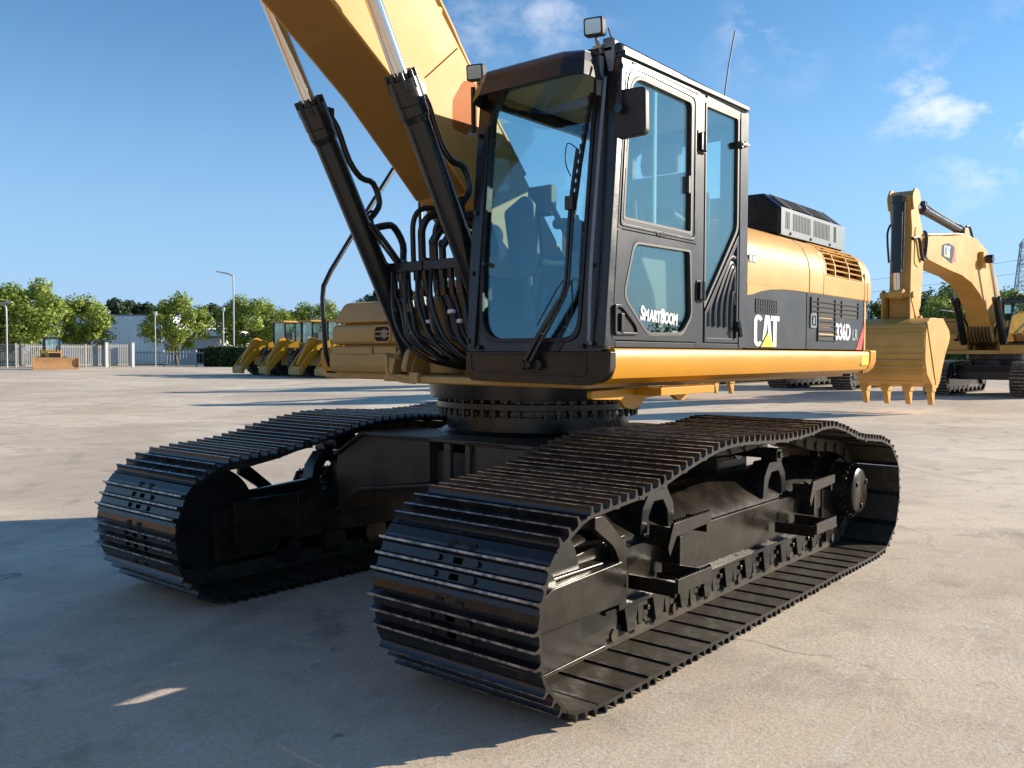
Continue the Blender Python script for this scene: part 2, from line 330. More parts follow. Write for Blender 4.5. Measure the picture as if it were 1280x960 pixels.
disc('ground', [5, 10, 14, 18, 22, 26, 30, 38, 46, 54, 62, 70, 78, 100, 200, 500, 1200, 3000], 96, -.03, GRASS)
disc('concrete_yard', [1, 3, 6, 10, 14, 18, 22, 26, 30, 34, 38, 46, 54, 62, 70, 78, 90, 97], 96, 0, ground_mat())

# ============================================================ MAIN EXCAVATOR
EX = empty('excavator', (0, 0, 0), 0, 'large yellow and black tracked excavator in the foreground, black cab with sunshade facing the camera', 'excavator')

# ---- undercarriage tracks
CTRL = [(2.10, .045), (2.34, .085), (2.49, .21), (2.55, .40), (2.545, .56), (2.48, .73), (2.34, .85), (2.12, .90), (1.89, .912), (1.65, .94), (1.27, 1.025), (.9, 1.085), (.5, 1.082), (.16, 1.062), (-.29, 1.07), (-.7, 1.10), (-1.0, 1.05), (-1.3, .975), (-1.7, .93), (-2.0, .885), (-2.2, .78), (-2.32, .58), (-2.30, .36), (-2.2, .17), (-2.02, .06), (-1.85, .045), (-1, .045), (0, .045), (1, .045), (1.8, .045)]
def dense(ctrl, k=12):
    P = [Vector((a, b)) for a, b in ctrl]; N = len(P); Q = []
    for i in range(N):
        a, b, c, d = P[i-1], P[i], P[(i+1) % N], P[(i+2) % N]
        # centripetal-ish: scale tangents by segment length
        L0, L1, L2 = (b-a).length, (c-b).length, (d-c).length
        m1 = ((b-a)/L0*L1+(c-b)/L1*L0)/(L0+L1)*L1; m2 = ((c-b)/L1*L2+(d-c)/L2*L1)/(L1+L2)*L1
        for j in range(k):
            t = j/k; Q.append((2*t**3-3*t*t+1)*b+(t**3-2*t*t+t)*m1+(-2*t**3+3*t*t)*c+(t**3-t*t)*m2)
    return Q
def stations(Q, n):
    L = [0]
    for i in range(len(Q)): L.append(L[-1]+(Q[(i+1) % len(Q)]-Q[i]).length)
    tot = L[-1]; out = []; j = 0
    for k in range(n):
        s = tot*k/n
        while L[j+1] < s: j += 1
        t = (s-L[j])/(L[j+1]-L[j]); out.append(Q[j].lerp(Q[(j+1) % len(Q)], t))
    return out, tot
Q = dense(CTRL); NSH = 48; PIN = .078
def inset(Q, d):
    o = []
    for i in range(len(Q)):
        t = (Q[(i+3) % len(Q)]-Q[i-3]).normalized(); n = Vector((t.y, -t.x))
        if n.dot(Q[i]-Vector((.1, .5))) < 0: n = -n
        o.append(Q[i]-n*d)
    return o
QP = inset(Q, PIN); ST, TOT = stations(QP, NSH); PITCH_ = TOT/NSH
W = .49        # half shoe width
def shoe_mesh():
    mb = MB(); h = PITCH_/2
    # plate with a central mud slot, built as a grid of cells with two holes
    xs = [-h-.004, -.050, -.022, .022, .050, h-.004]; ys = [-W, -.075, -.028, .028, .075, W]
    holes = {(1, 2), (3, 2)}
    z0, z1 = -.008, .008
    def idx(i, j, k): return (i*6+j)*2+k
    vs = [(xs[i], ys[j], z) for i in range(6) for j in range(6) for z in (z0, z1)]; top = []; bot = []; side = []
    for i in range(5):
        for j in range(5):
            if (i, j) in holes: continue
            top.append((idx(i, j, 1), idx(i+1, j, 1), idx(i+1, j+1, 1), idx(i, j+1, 1))); bot.append((idx(i, j, 0), idx(i, j+1, 0), idx(i+1, j+1, 0), idx(i+1, j, 0)))
            for (di, dj, a, b) in ((-1, 0, (i, j), (i, j+1)), (1, 0, (i+1, j), (i+1, j+1)), (0, -1, (i, j), (i+1, j)), (0, 1, (i, j+1), (i+1, j+1))):
                ii, jj = i+di, j+dj
                if not (0 <= ii < 5 and 0 <= jj < 5) or (ii, jj) in holes: side.append((idx(*a, 0), idx(*b, 0), idx(*b, 1), idx(*a, 1)))
    mb.add(vs, top+side, 0); o = len(mb.v)
    mb.f += bot; mb.m += [2]*len(bot)
    # three grousers: flanks painted, crest worn
    for gx, hh in ((-.072, .043), (0, .040), (.074, .043)):
        prof = [(gx-.017, .007), (gx-.0075, hh*.55), (gx-.0055, hh), (gx+.0055, hh), (gx+.0075, hh*.55), (gx+.017, .007)]
        n = 6; a = [(x, -W, z) for x, z in prof]; b = [(x, W, z) for x, z in prof]
        mb.add(a+b, [(0, 1, 7, 6), (1, 2, 8, 7), (3, 4, 10, 9), (4, 5, 11, 10), (0, 5, 4, 1), (1, 4, 3, 2), (6, 7, 10, 11), (7, 8, 9, 10)], 0)
        mb.add(a+b, [(2, 3, 9, 8)], 1)
    # leading lip bent down over the next shoe
    mb.hexa([(h-.008, -W, -.009), (h+.034, -W, -.016), (h+.034, W, -.016), (h-.008, W, -.008), (h-.008, -W, .008), (h+.040, -W, -.008), (h+.040, W, -.008), (h-.008, W, .008)], 0)
    for yy in (-.062, .062): mb.prism(rp([(h-.016, yy-.022), (h+.016, yy-.022), (h+.016, yy+.022), (h-.016, yy+.022)], .012, 3), 'xy', -.006, .0095, 3)
    for bx in (-.036, .036):
        for by in (-.115, .115): mb.cyl((bx, by, .006), (bx, by, .021), .016, n=6)
    me = mb.mesh('track_shoe', [SHO, TIP, SHI, DRK], 30)
    return me
SHOE = shoe_mesh()
def track_chain(yc):
    mb = MB()
    for i in range(NSH):
        a, b = ST[i], ST[(i+1) % NSH]; t = (b-a).normalized(); nrm = Vector((t.y, -t.x))  # outward for this winding handled below
        c = (a+b)/2
        if nrm.dot(c-Vector((.1, .5))) < 0: nrm = -nrm
        for s in (-1, 1):
            y0 = yc+s*.082; y1 = yc+s*.122
            P = [a+nrm*(PIN-.012)-t*.0, b+nrm*(PIN-.012)+t*.0, b-nrm*.035+t*.012, a-nrm*.035-t*.012]
            mb.prism([(p.x, p.y) for p in P], 'xz', y0, y1)
            q = a; mb.cyl((q.x, yc+s*.07, q.y), (q.x, yc+s*.14, q.y), .034, n=10)
        q = a; mb.cyl((q.x, yc-.07, q.y), (q.x, yc+.07, q.y), .028, n=8)
    return mb
YT = 1.3685
for sgn in (1, -1):
    yc = sgn*YT
    tr = track_chain(yc).build('track', SHI, EX, label='left track, nearer the camera' if sgn > 0 else 'right track, farther from the camera, mostly in shade')
    for i in range(NSH):
        a, b = ST[i], ST[(i+1) % NSH]; t = (b-a).normalized(); c = (a+b)/2; nrm = Vector((t.y, -t.x))
        if nrm.dot(c-Vector((.1, .5))) < 0: nrm = -nrm
        c = c+nrm*PIN
        o = bpy.data.objects.new('track_shoe', SHOE); COL.objects.link(o); o.parent = tr
        X = Vector((t.x, 0, t.y)); Z = Vector((nrm.x, 0, nrm.y)); Y = Z.cross(X)
        jit = random.uniform(-.002, .002)
        o.matrix_local = Matrix(((X.x, Y.x, Z.x, c.x), (X.y, Y.y, Z.y, yc+jit), (X.z, Y.z, Z.z, c.y), (0, 0, 0, 1)))

def track_frame(sg):
    fr = MB()
    # main box beam with the sloping top that sheds dirt (built for +y, mirrored for the other side)
    fr.prism([(1.14, .27), (1.49, .27), (1.50, .56), (1.47, .60), (1.30, .755), (1.20, .77), (1.14, .70)], 'yz', -1.62, 1.47 if sg > 0 else 1.05)
    if sg < 0: fr.prism([(1.14, .27), (1.49, .27), (1.50, .56), (1.40, .60), (1.14, .60)], 'yz', 1.05, 1.47)
    fr.prism([(1.14, .30), (1.50, .30), (1.50, .52), (1.40, .60), (1.14, .60)], 'yz', 1.47, 1.98)
    fr.box(-1.62, 1.58, 1.47, 1.535, .255, .28)                        # lower flange
    fr.box(1.50, 2.10, 1.20, 1.24, .2, .55); fr.box(1.50, 2.10, 1.49, 1.50, .2, .5)
    # recoil spring hump
    fr.cyl((1.2, 1.30, .56), (1.75, 1.30, .55), .11, .09, n=20)
    # rear end plates round the final drive
    fr.prism(rp([(-1.50, .2), (-1.50, .62), (-1.86, .66), (-1.90, .45), (-1.84, .17)], .02), 'xz', 1.47, 1.515)
    fr.prism([(-1.45, .28), (-1.3, .60), (-2.0, .68), (-2.05, .3)], 'xz', 1.12, 1.18)
    return fr
def idler_guard():
    g = MB()
    g.prism(rp([(1.46, .30), (1.46, .52), (2.06, .50), (2.16, .46), (2.20, .31)], [.01, .01, .03, .03, .01]), 'xz', 1.515, 1.56)     # bright side cheek
    g.prism([(1.52, .505), (2.05, .495), (2.12, .47), (2.12, .44), (1.52, .44)], 'xz', 1.30, 1.515)
    g.prism([(1.55, .10), (1.47, .30), (2.20, .31), (2.235, .14), (2.15, .09)], 'xz', 1.49, 1.515)                            # rock guard plate
    g.prism([(1.56, .085), (1.55, .10), (2.15, .09), (2.24, .14), (2.25, .13), (2.16, .075)], 'xz', 1.46, 1.52)
    # curved bracket plate behind the block
    g.prism(rp([(1.40, .26), (1.40, .60), (1.62, .78), (1.70, .78), (1.70, .72), (1.52, .60), (1.475, .52), (1.475, .26)], [.01, .05, .03, .01, .01, .05, .02, .01]), 'xz', 1.51, 1.548)
    g.prism([(1.3, .62), (1.47, .62), (2.0, .56), (2.0, .52), (1.3, .52)], 'xz', 1.36, 1.47)
    return g
def rail_guard():
    g = MB()
    for k in range(11):
        x = 1.34-k*.292
        g.prism([(x-.085, .262), (x+.055, .262), (x+.020, .118), (x-.055, .118)], 'xz', 1.42, 1.53)
        g.prism([(x-.168, .262), (x-.095, .262), (x-.115, .125), (x-.155, .125)], 'xz', 1.42, 1.515)
        g.prism(rp([(x-.225, .28), (x-.172, .28), (x-.172, .155), (x-.225, .155)], .015, 3), 'xz', 1.47, 1.508)
        g.cyl((x-.198, 1.5, .205), (x-.198, 1.53, .205), .017, n=6)
    g.box(-1.66, 1.42, 1.41, 1.44, .148, .165); g.box(-1.66, 1.42, 1.30, 1.33, .148, .165)
    return g
def arch(x0, x1, zt=.87):      # carrier-roller bracket
    g = MB(); xm = (x0+x1)/2
    outer = [(x0, .60), (x0+.02, .74), (x0+.10, .84), (x1-.10, .84), (x1-.02, .74), (x1, .60)]
    inner = [(x0+.075, .60), (x0+.09, .70), (x0+.14, .765), (x1-.14, .765), (x1-.09, .70), (x1-.075, .60)]
    g.prism(outer[:]+inner[::-1], 'xz', 1.37, 1.49)
    g.prism(rp([(xm-.045, .835), (xm-.045, .93), (xm+.045, .93), (xm+.045, .835)], .02, 3), 'xz', 1.40, 1.52)
    g.cyl((xm, 1.5, .885), (xm, 1.535, .885), .025, n=12)
    return g
def step(x, z=.37):
    g = MB(); x1 = x-.37
    g.box(x-.018, x, 1.52, 1.80, z-.02, z+.055); g.box(x1, x1+.018, 1.52, 1.80, z-.02, z+.055)
    g.box(x1-.002, x+.002, 1.80, 1.818, z, z+.075)
    n = 13
    for k in range(n):                       # anti-slip teeth along the outer edge
        xx = x-.02-k*(.33/(n-1)); g.prism([(xx, z+.074), (xx-.018, z+.074), (xx-.009, z+.088)], 'xz', 1.80, 1.818)
    g.prism([(1.505, z-.03), (1.80, z-.02), (1.80, z-.005), (1.505, z+.0)], 'yz', x1+.02, x1+.05)
    return g
def upper_step(x, z=.60):
    g = MB(); x1 = x-.44
    g.prism(rp([(x+.06, z-.05), (x, z+.075), (x-.02, z+.075), (x1, z+.085), (x1, z+.02), (x-.03, z-.0), (x+.04, z-.10)], .01, 2), 'xz', 1.635, 1.655)
    for k in range(14):
        xx = x-.02-k*.03; g.prism([(xx, z+.077), (xx-.018, z+.077), (xx-.009, z+.092)], 'xz', 1.635, 1.655)
    g.box(x1, x1+.02, 1.50, 1.635, z-.04, z+.05); g.box(x-.02, x, 1.50, 1.635, z-.06, z+.05)
    g.prism(rp([(x-.2, z-.21), (x-.2, z-.02), (x1+.05, z+.02), (x1-.06, z-.01), (x1-.06, z-.19)], .02, 2), 'xz', 1.505, 1.525)
    g.box(x-.2, x-.17, 1.50, 1.60, z-.2, z-.03)
    return g
for sg in (1, -1):
    F = (lambda m: m) if sg > 0 else (lambda m: m.mirror_y())
    tf = F(track_frame(sg)).build('track_frame', TRK, EX, bevel=.006)
    F(idler_guard()).build('idler_guard', TRK, tf, bevel=.005)
    F(rail_guard()).build('roller_guard', TRK, tf, bevel=.004)
    for x0, x1 in ((.79, 1.17), (-.84, -.44)): F(arch(x0, x1)).build('carrier_roller_bracket', BLK, tf, bevel=.006)
    for xm in (.98, -.64):
        g = MB().cyl((xm, 1.22, .93), (xm, 1.40, .93), .075, n=18).cyl((xm, 1.20, .93), (xm, 1.22, .93), .1, n=18); F(g).build('carrier_roller', BLK, tf)
    for x in (1.345, -.57): F(step(x)).build('step', TRK, tf, bevel=.002)
    for x in (1.10, -.93): F(upper_step(x)).build('upper_step', TRK, tf, bevel=.002)
    for k in range(8):
        x = 1.5-k*.41; g = MB().cyl((x, 1.22, .20), (x, 1.50, .20), .085, n=18).cyl((x, 1.2, .2), (x, 1.24, .2), .105, n=18).cyl((x, 1.45, .2), (x, 1.49, .2), .1, n=18); F(g).build('track_roller', BLK, tf)
    g = MB().cyl((2.08, 1.25, .475), (2.08, 1.49, .475), .33, n=40).cyl((2.08, 1.29, .475), (2.08, 1.45, .475), .355, n=40).cyl((2.08, 1.22, .475), (2.08, 1.52, .475), .10, n=24); F(g).build('idler_wheel', BLK, tf)
    g = MB(); pr = []
    for k in range(21):
        for q, r in ((0, .335), (.3, .335), (.42, .385), (.62, .385), (.75, .335)):
            t = 6.28318*(k+q)/21; pr.append((-1.9+r*math.cos(t), .48+r*math.sin(t)))
    g.prism(pr, 'xz', 1.33, 1.40); g.cyl((-1.9, 1.1, .48), (-1.9, 1.5, .48), .27, n=36)
    F(g).build('drive_sprocket', BLK, tf, bevel=.003)
    g = MB().cyl((-1.9, 1.5, .5), (-1.9, 1.60, .5), .222, .215, n=40).cyl((-1.9, 1.60, .5), (-1.9, 1.665, .5), .19, .185, n=40).cyl((-1.9, 1.665, .5), (-1.9, 1.68, .5), .185, .16, n=40)
    for k in range(24):
        t = 6.28318*k/24; g.cyl((-1.9+.215*math.cos(t), 1.6, .5+.215*math.sin(t)), (-1.9+.215*math.cos(t), 1.625, .5+.215*math.sin(t)), .013, n=6)
    for k in range(3): t = .5+2.1*k; g.cyl((-1.9+.12*math.cos(t), 1.68, .5+.12*math.sin(t)), (-1.9+.12*math.cos(t), 1.692, .5+.12*math.sin(t)), .02, n=8)
    F(g).build('final_drive', TRK, tf, bevel=.003)

# weld beads and wear along the near frame
def weld(pts, r=.006): 
    mb = MB(); P = [Vector(p) for p in pts]
    for a, b in zip(P, P[1:]):
        n = max(2, int((b-a).length/.012))
        for k in range(n): c = a.lerp(b, (k+.5)/n); mb.cyl(c-(b-a).normalized()*.004, c+(b-a).normalized()*.005, r*random.uniform(.8, 1.15), r*.6, n=6)
    return mb
weld([(1.40, 1.505, .575), (-1.45, 1.505, .575)]).build('weld_bead', TRK, EX)
weld([(1.47, 1.552, .30), (1.47, 1.552, .50)]).build('weld_bead', TRK, EX)
# ---- car body between the tracks
cb = MB()
cb.prism(rp([(-.85, -.55), (-.5, -.85), (.75, -.85), (1.02, -.62), (1.02, .62), (.75, .85), (-.5, .85), (-.85, .55)], .03), 'xy', .64, .93)
for sx in (1, -1):
    for sy in (1, -1):
        xa, xb = (.62, 1.10) if sx > 0 else (-.9, -.42)
        poly = [(.20, 1.00), (.86, 1.00), (1.16, .83), (1.16, .42), (.90, .62), (.20, .72)]
        cb.prism([(sy*a, b) for a, b in poly], 'yz', xa, xb)
        cb.prism([(sy*a, b) for a, b in [(.15, 1.003), (.86, 1.003), (1.17, .83), (1.17, .855), (.87, 1.028), (.15, 1.028)]], 'yz', xa-.02, xb+.03)
        cb.prism([(sy*a, b) for a, b in [(.15, .70), (.89, .60), (1.17, .40), (1.17, .425), (.90, .625), (.15, .722)]], 'yz', xa-.02, xb+.04)
cb.box(-.9, 1.13, -.5, .5, 1.0, 1.026)
cb.box(1.10, 1.14, -.03, .03, .70, 1.0); cb.box(1.10, 1.14, .16, .20, .70, 1.0); cb.box(-.5, 1.0, -.9, .9, .55, .66)
cb.build('car_body', CBM, EX, bevel=.008)
sb = MB(); rc = (.1, -.05)
def ringcyl(mb, z0, z1, r0, r1=None, n=64, m=0): mb.cyl((*rc, z0), (*rc, z1), r0, r1, n=n, m=m)
ringcyl(sb, 1.026, 1.05, .74, .70); ringcyl(sb, 1.05, 1.16, .675); ringcyl(sb, 1.205, 1.25, .755); ringcyl(sb, 1.16, 1.205, .70); ringcyl(sb, 1.25, 1.275, .70); ringcyl(sb, 1.275, 1.42, .80, .82)
sbo = sb.build('swing_bearing', BLK, EX, bevel=.004)
bme = MB().cyl((0, 0, 1.15), (0, 0, 1.207), .013, n=8).cyl((0, 0, 1.188), (0, 0, 1.206), .019, n=6).cyl((0, 0, 1.206), (0, 0, 1.272), .010, n=6).cyl((0, 0, 1.251), (0, 0, 1.272), .017, n=6).mesh('bearing_bolt', BLK)
for k in range(52):
    t = 6.28318*k/52; o = bpy.data.objects.new('bearing_bolt', bme); COL.objects.link(o); o.parent = sbo; o.location = (rc[0]+.728*math.cos(t), rc[1]+.728*math.sin(t), 0)

# ---- upper frame
uf = MB()
uf.box(-2.55, 1.0, -1.2, 1.3, 1.40, 1.46); uf.box(1.0, 1.42, -.12, 1.3, 1.40, 1.45); uf.box(1.0, 1.22, -.52, -.12, 1.40, 1.448); uf.box(-2.3, 1.0, -.45, .45, 1.46, 1.75)
uf.box(1.42, 1.45, -.10, 1.30, 1.405, 1.447); uf.box(-2.5, .95, -1.48, -1.2, 1.40, 1.46)
for y in (-.33, .28): uf.prism(rp([(-.6, 1.46), (-.5, 2.1), (-.1, 2.25), (.35, 2.15), (.75, 1.75), (1.2, 1.62), (1.25, 1.46)], .05), 'xz', y, y+.05)
for y in (-.50, -.31, .27, .46): uf.prism(rp([(.80, 1.44), (.84, 1.56), (.95, 1.63), (1.08, 1.63), (1.17, 1.55), (1.20, 1.44)], .03), 'xz', y, y+.04)
uf.build('upper_frame', YDK, EX, bevel=.008)
sk = MB()
prof = [(1.34, 1.43), (1.46, 1.432), (1.515, 1.462), (1.54, 1.52), (1.54, 1.60), (1.53, 1.617), (1.34, 1.62)]
sk.prism(prof, 'yz', -2.50, 1.512)
sk.build('side_skirt', YSK, EX, bevel=.006, seg=3)
sk2 = MB().prism([(-a, b) for a, b in prof], 'yz', -2.50, .95); sk2.build('side_skirt', YSK, EX, bevel=.006)
st_ = MB().prism(rp([(1.42, 1.39), (1.42, 1.345), (1.2, 1.335), (1.14, 1.335), (1.08, 1.285), (.98, 1.27), (.9, 1.30), (.86, 1.335), (.55, 1.345), (.48, 1.31), (.40, 1.30), (.33, 1.345), (.33, 1.40)], .02, 3), 'xz', 1.30, 1.33)
st_.box(.33, .98, 1.33, 1.50, 1.355, 1.40)
for k in range(22): xx = .36+k*.028; st_.prism([(xx, 1.40), (xx+.018, 1.40), (xx+.009, 1.414)], 'xz', 1.485, 1.50)
st_.build('cab_step', YSK, EX, bevel=.003)

# counterweight: arc tail
cwp = []
for k in range(25):
    a = R(153+54*k/24); cwp.append((3.42*math.cos(a)*.985, 3.42*math.sin(a)))
cwp = [(-2.10, 1.50)] + [(-2.62, 1.505)] + [(-2.70, 1.44)] + [p for p in cwp if abs(p[1]) < 1.40] + [(-2.70, -1.44), (-2.62, -1.505), (-2.10, -1.5)]
cw = MB(); cw.prism(cwp, 'xy', 1.40, 2.06)
up = [(x*.985+(-.03 if x > -2.2 else 0), y*.985) for x, y in cwp]
cw2 = MB().prism([(p[0] if p[0] < -2.63 else -2.60, p[1]) for p in cwp], 'xy', 1.40, 2.30)
cw2.map(lambda v: v)
cwm = MB(); cwm.prism([p if p[0] < -2.63 else (-2.46, p[1]) for p in cwp], 'xy', 1.43, 2.28)
cwm.build('counterweight', YEL, EX, bevel=.03, seg=4)
cor = MB().prism([(1.40, 1.43), (1.48, 1.434), (1.525, 1.47), (1.548, 1.53), (1.55, 1.625), (1.40, 1.635)], 'yz', -2.66, -2.503); cor.build('tail_corner', YSK, EX, bevel=.012, seg=3)

# ---- engine enclosure, left side
def hoodsec(x):
    return [(1.20, 2.05), (1.50, 2.05), (1.502, 2.20), (1.485, 2.30), (1.44, 2.39), (1.36, 2.455), (1.24, 2.50), (1.05, 2.52), (0, 2.53), (0, 2.05)]
hd = MB(); hd.prism(hoodsec(0), 'yz', -1.20, -.12)
ho = hd.build('engine_hood', YEL, EX, bevel=.006, seg=2)
# swoosh: yellow dips lower towards the cab, drawn as a cheek standing 4 mm proud of the black panel
sw = MB().prism([(-.118, 1.975), (-.118, 2.052), (-1.20, 2.052), (-1.20, 2.068), (-.95, 2.069), (-.72, 2.064), (-.50, 2.050), (-.33, 2.027), (-.2, 1.997)][:2]+[(-1.20, 2.052), (-1.2, 2.05), (-.95, 2.05), (-.70, 2.045), (-.50, 2.033), (-.33, 2.012), (-.2, 1.985)], 'xz', 1.46, 1.5035)
sw.build('hood_skirt', YEL, EX, bevel=.002)
rear = MB(); rear.prism(hoodsec(0), 'yz', -1.50, -1.21); rear.prism(hoodsec(0), 'yz', -2.64, -2.55)
rear.prism([(1.20, 2.05), (1.50, 2.05), (1.502, 2.205), (1.43, 2.205), (1.41, 2.27), (1.37, 2.34), (1.31, 2.40), (1.27, 2.42), (1.265, 2.49), (1.24, 2.50), (1.05, 2.52), (0, 2.53), (0, 2.05)], 'yz', -2.55, -1.50)
# grille opening is dressed with louvres set over a dark recess
rh = rear.build('rear_hood', YEL, EX, bevel=.01, seg=3)
def curve_pt(t, inset=0):     # along the rounded shoulder, t=0 top .. 1 bottom
    seq = [(1.30, 2.478), (1.36, 2.455), (1.44, 2.39), (1.485, 2.30), (1.502, 2.205)]
    f = t*(len(seq)-1); i = min(int(f), len(seq)-2); a = Vector(seq[i]); b = Vector(seq[i+1]); p = a.lerp(b, f-i)
    d = (b-a).normalized(); nrm = Vector((-d.y, d.x)); nrm = nrm if nrm.x+nrm.y > 0 else -nrm
    return p+nrm*inset, nrm
gr = MB(); gl = MB()
NT = 14
xa = lambda t: -1.66+.12*t; xb = lambda t: -2.52+.12*t
for k in range(NT):       # outer skin either side of the opening
    t0, t1 = k/NT, (k+1)/NT; (p0, n0), (p1, n1) = curve_pt(t0, 0), curve_pt(t1, 0)
    for (u0, u1, v0, v1) in ((-1.498, -1.498, xa(t0), xa(t1)), (xb(t0), xb(t1), -2.552, -2.552)):
        i0, i1 = p0-n0*.05, p1-n1*.05
        gl.hexa([(u0, i0.x, i0.y), (v0, i0.x, i0.y), (v1, i1.x, i1.y), (u1, i1.x, i1.y), (u0, p0.x, p0.y), (v0, p0.x, p0.y), (v1, p1.x, p1.y), (u1, p1.x, p1.y)])
for k in range(NT):
    t0, t1 = k/NT, (k+1)/NT; (p0, _), (p1, _) = curve_pt(t0, -.048), curve_pt(t1, -.048)
    gr.add([(xa(t0), p0.x, p0.y), (xb(t0), p0.x, p0.y), (xb(t1), p1.x, p1.y), (xa(t1), p1.x, p1.y)], [(0, 1, 2, 3)])
for k in range(9):
    t = k/8; (p, nr) = curve_pt(max(0, t-.07), -.045) if t > .07 else (curve_pt(0, -.045)); (q, _) = curve_pt(t, -.002)
    gl.hexa([(xa(t), p.x, p.y), (xb(t), p.x, p.y), (xb(t), q.x, q.y), (xa(t), q.x, q.y), (xa(t), p.x+.002, p.y+.009), (xb(t), p.x+.002, p.y+.009), (xb(t), q.x+.002, q.y+.009), (xa(t), q.x+.002, q.y+.009)])
for xf_ in (.0, .24, .62, 1.0):
    for k in range(NT):
        t0, t1 = k/NT, (k+1)/NT; (p0, _), (p1, _) = curve_pt(t0, -.045), curve_pt(t1, -.045); (q0, _), (q1, _) = curve_pt(t0, .003), curve_pt(t1, .003)
        x0 = xa(t0)+(xb(t0)-xa(t0))*xf_; x1 = xa(t1)+(xb(t1)-xa(t1))*xf_
        gl.hexa([(x0-.008, p0.x, p0.y), (x0+.008, p0.x, p0.y), (x1+.008, p1.x, p1.y), (x1-.008, p1.x, p1.y), (x0-.008, q0.x, q0.y), (x0+.008, q0.x, q0.y), (x1+.008, q1.x, q1.y), (x1-.008, q1.x, q1.y)])
go = gr.build('grille_recess', DRK, rh); gl.build('grille_louvres', YEL, rh, ang=50)
# black lower doors
pd = MB(); pd.prism([(-.122, 1.628), (-.122, 2.05), (-1.155, 2.05), (-1.155, 1.628)], 'xz', 1.30, 1.498)
p1o = pd.build('front_side_door', GRY, EX, bevel=.004)
v = MB(); v.box(-.60, -.262, 1.4975, 1.500, 1.872, 1.958, 0)
for i in range(10):
    x = -.262-.338*i/9; v.box(x-.006, x+.006, 1.498, 1.504, 1.870, 1.960, 1)
for z in (1.87, 1.90, 1.93, 1.958): v.box(-.602, -.26, 1.498, 1.504, z-.003, z+.003, 1)
v.build('vent_grid', [DRK, GRY], p1o)
pr_ = MB(); pr_.prism([(-1.168, 1.628), (-1.168, 2.05), (-2.49, 2.05), (-2.49, 1.628)], 'xz', 1.30, 1.498)
p2o = pr_.build('rear_side_door', GRY, EX, bevel=.004)
bigv = MB()
bigv.prism([(-1.24, 1.895), (-1.24, 2.026), (-2.30, 2.020), (-2.30, 1.885), (-1.75, 1.885), (-1.75, 1.690), (-1.385, 1.690), (-1.385, 1.895)], 'xz', 1.4975, 1.500, 0)
for k in range(9):
    z = 1.70+k*.0365; xl = -1.385 if z < 1.9 else -1.24; xr = -1.75 if z < 1.885 else -2.30
    bigv.prism([(z-.004+0, 0)], 'xz', 0, 0) if False else bigv.box(xr, xl, 1.4985, 1.508, z-.0035, z+.0035, 1)
for x in (-1.24, -1.385, -1.75, -1.90, -2.30): bigv.box(x-.006, x+.006, 1.4985, 1.509, (1.69 if x in (-1.385, -1.75) else 1.89), 2.022, 1)
bigv.box(-1.745, -1.39, 1.4992, 1.5006, 1.735, 1.752, 2); bigv.box(-1.66, -1.40, 1.4992, 1.5006, 1.80, 1.815, 2); bigv.box(-1.70, -1.40, 1.4992, 1.5006, 1.868, 1.88, 2)
bigv.build('side_vent', [DRK, GRY, YDK], p2o)
lk = MB(); lk.ring(rp([(-1.225, 1.79), (-1.225, 1.90), (-1.345, 1.90), (-1.345, 1.79)], .012, 3), rp([(-1.243, 1.807), (-1.243, 1.883), (-1.327, 1.883), (-1.327, 1.807)], .01, 3), 'xz', 1.49, 1.508, 0)
lk.box(-1.327, -1.243, 1.499, 1.5005, 1.807, 1.883, 1); lk.box(-1.31, -1.27, 1.50, 1.507, 1.82, 1.87, 0); lk.cyl((-1.285, 1.5, 1.862), (-1.285, 1.51, 1.862), .012, n=10, m=2)
lk.build('door_latch', [GRL, DRK, STL], p2o)
# markings
def poly_letters(polys, x0, z0, sx, sz, y, ext=.003):
    mb = MB()
    for P in polys: mb.prism([(x0-u*sx, z0+v*sz) for u, v in P], 'xz', y, y+ext)
    return mb
def arc(cx, cy, rx, ry, a0, a1, n=10): return [(cx+rx*math.cos(R(a0+(a1-a0)*k/n)), cy+ry*math.sin(R(a0+(a1-a0)*k/n))) for k in range(n+1)]
Cc = arc(.16, .80, .16, .20, 20, 180)+arc(.16, .20, .16, .20, 180, 340)
Cc = Cc+[(.20, .20)]+arc(.165, .22, .055, .08, 340, 180)+arc(.165, .78, .055, .08, 180, 20)+[(.20, .78)]
A_ = [(.30, 0), (.42, 1.0), (.60, 1.0), (.72, 0), (.60, 0), (.575, .22), (.51, .84), (.445, .22), (.42, 0)]
T_ = [(.76, 0), (.76, .84), (.64, .84), (.66, 1.0), (1.0, 1.0), (1.0, .84), (.885, .84), (.885, 0)]
def cat_logo(x0, z0, sx, sz, y, parent):
    a = poly_letters([Cc, A_, T_], x0, z0, sx, sz, y); a.build('logo_letters', WHI, parent)
    poly_letters([[(.20, -.03), (.51, .48), (.82, -.03)]], x0, z0, sx, sz, y+.0032).build('logo_triangle_border', DRK, parent)
    poly_letters([[(.235, -.012), (.51, .44), (.785, -.012)]], x0, z0, sx, sz, y+.0066).build('logo_triangle', YDE, parent)
cat_logo(-.235, 1.642, .415, .212, 1.4985, p1o)
tx = text_mesh('336D', .180, .88, .0015, .0052, 0, .98); on_left(tx, -1.775, 1.712, 1.5005).build('model_number', WHI, p2o)
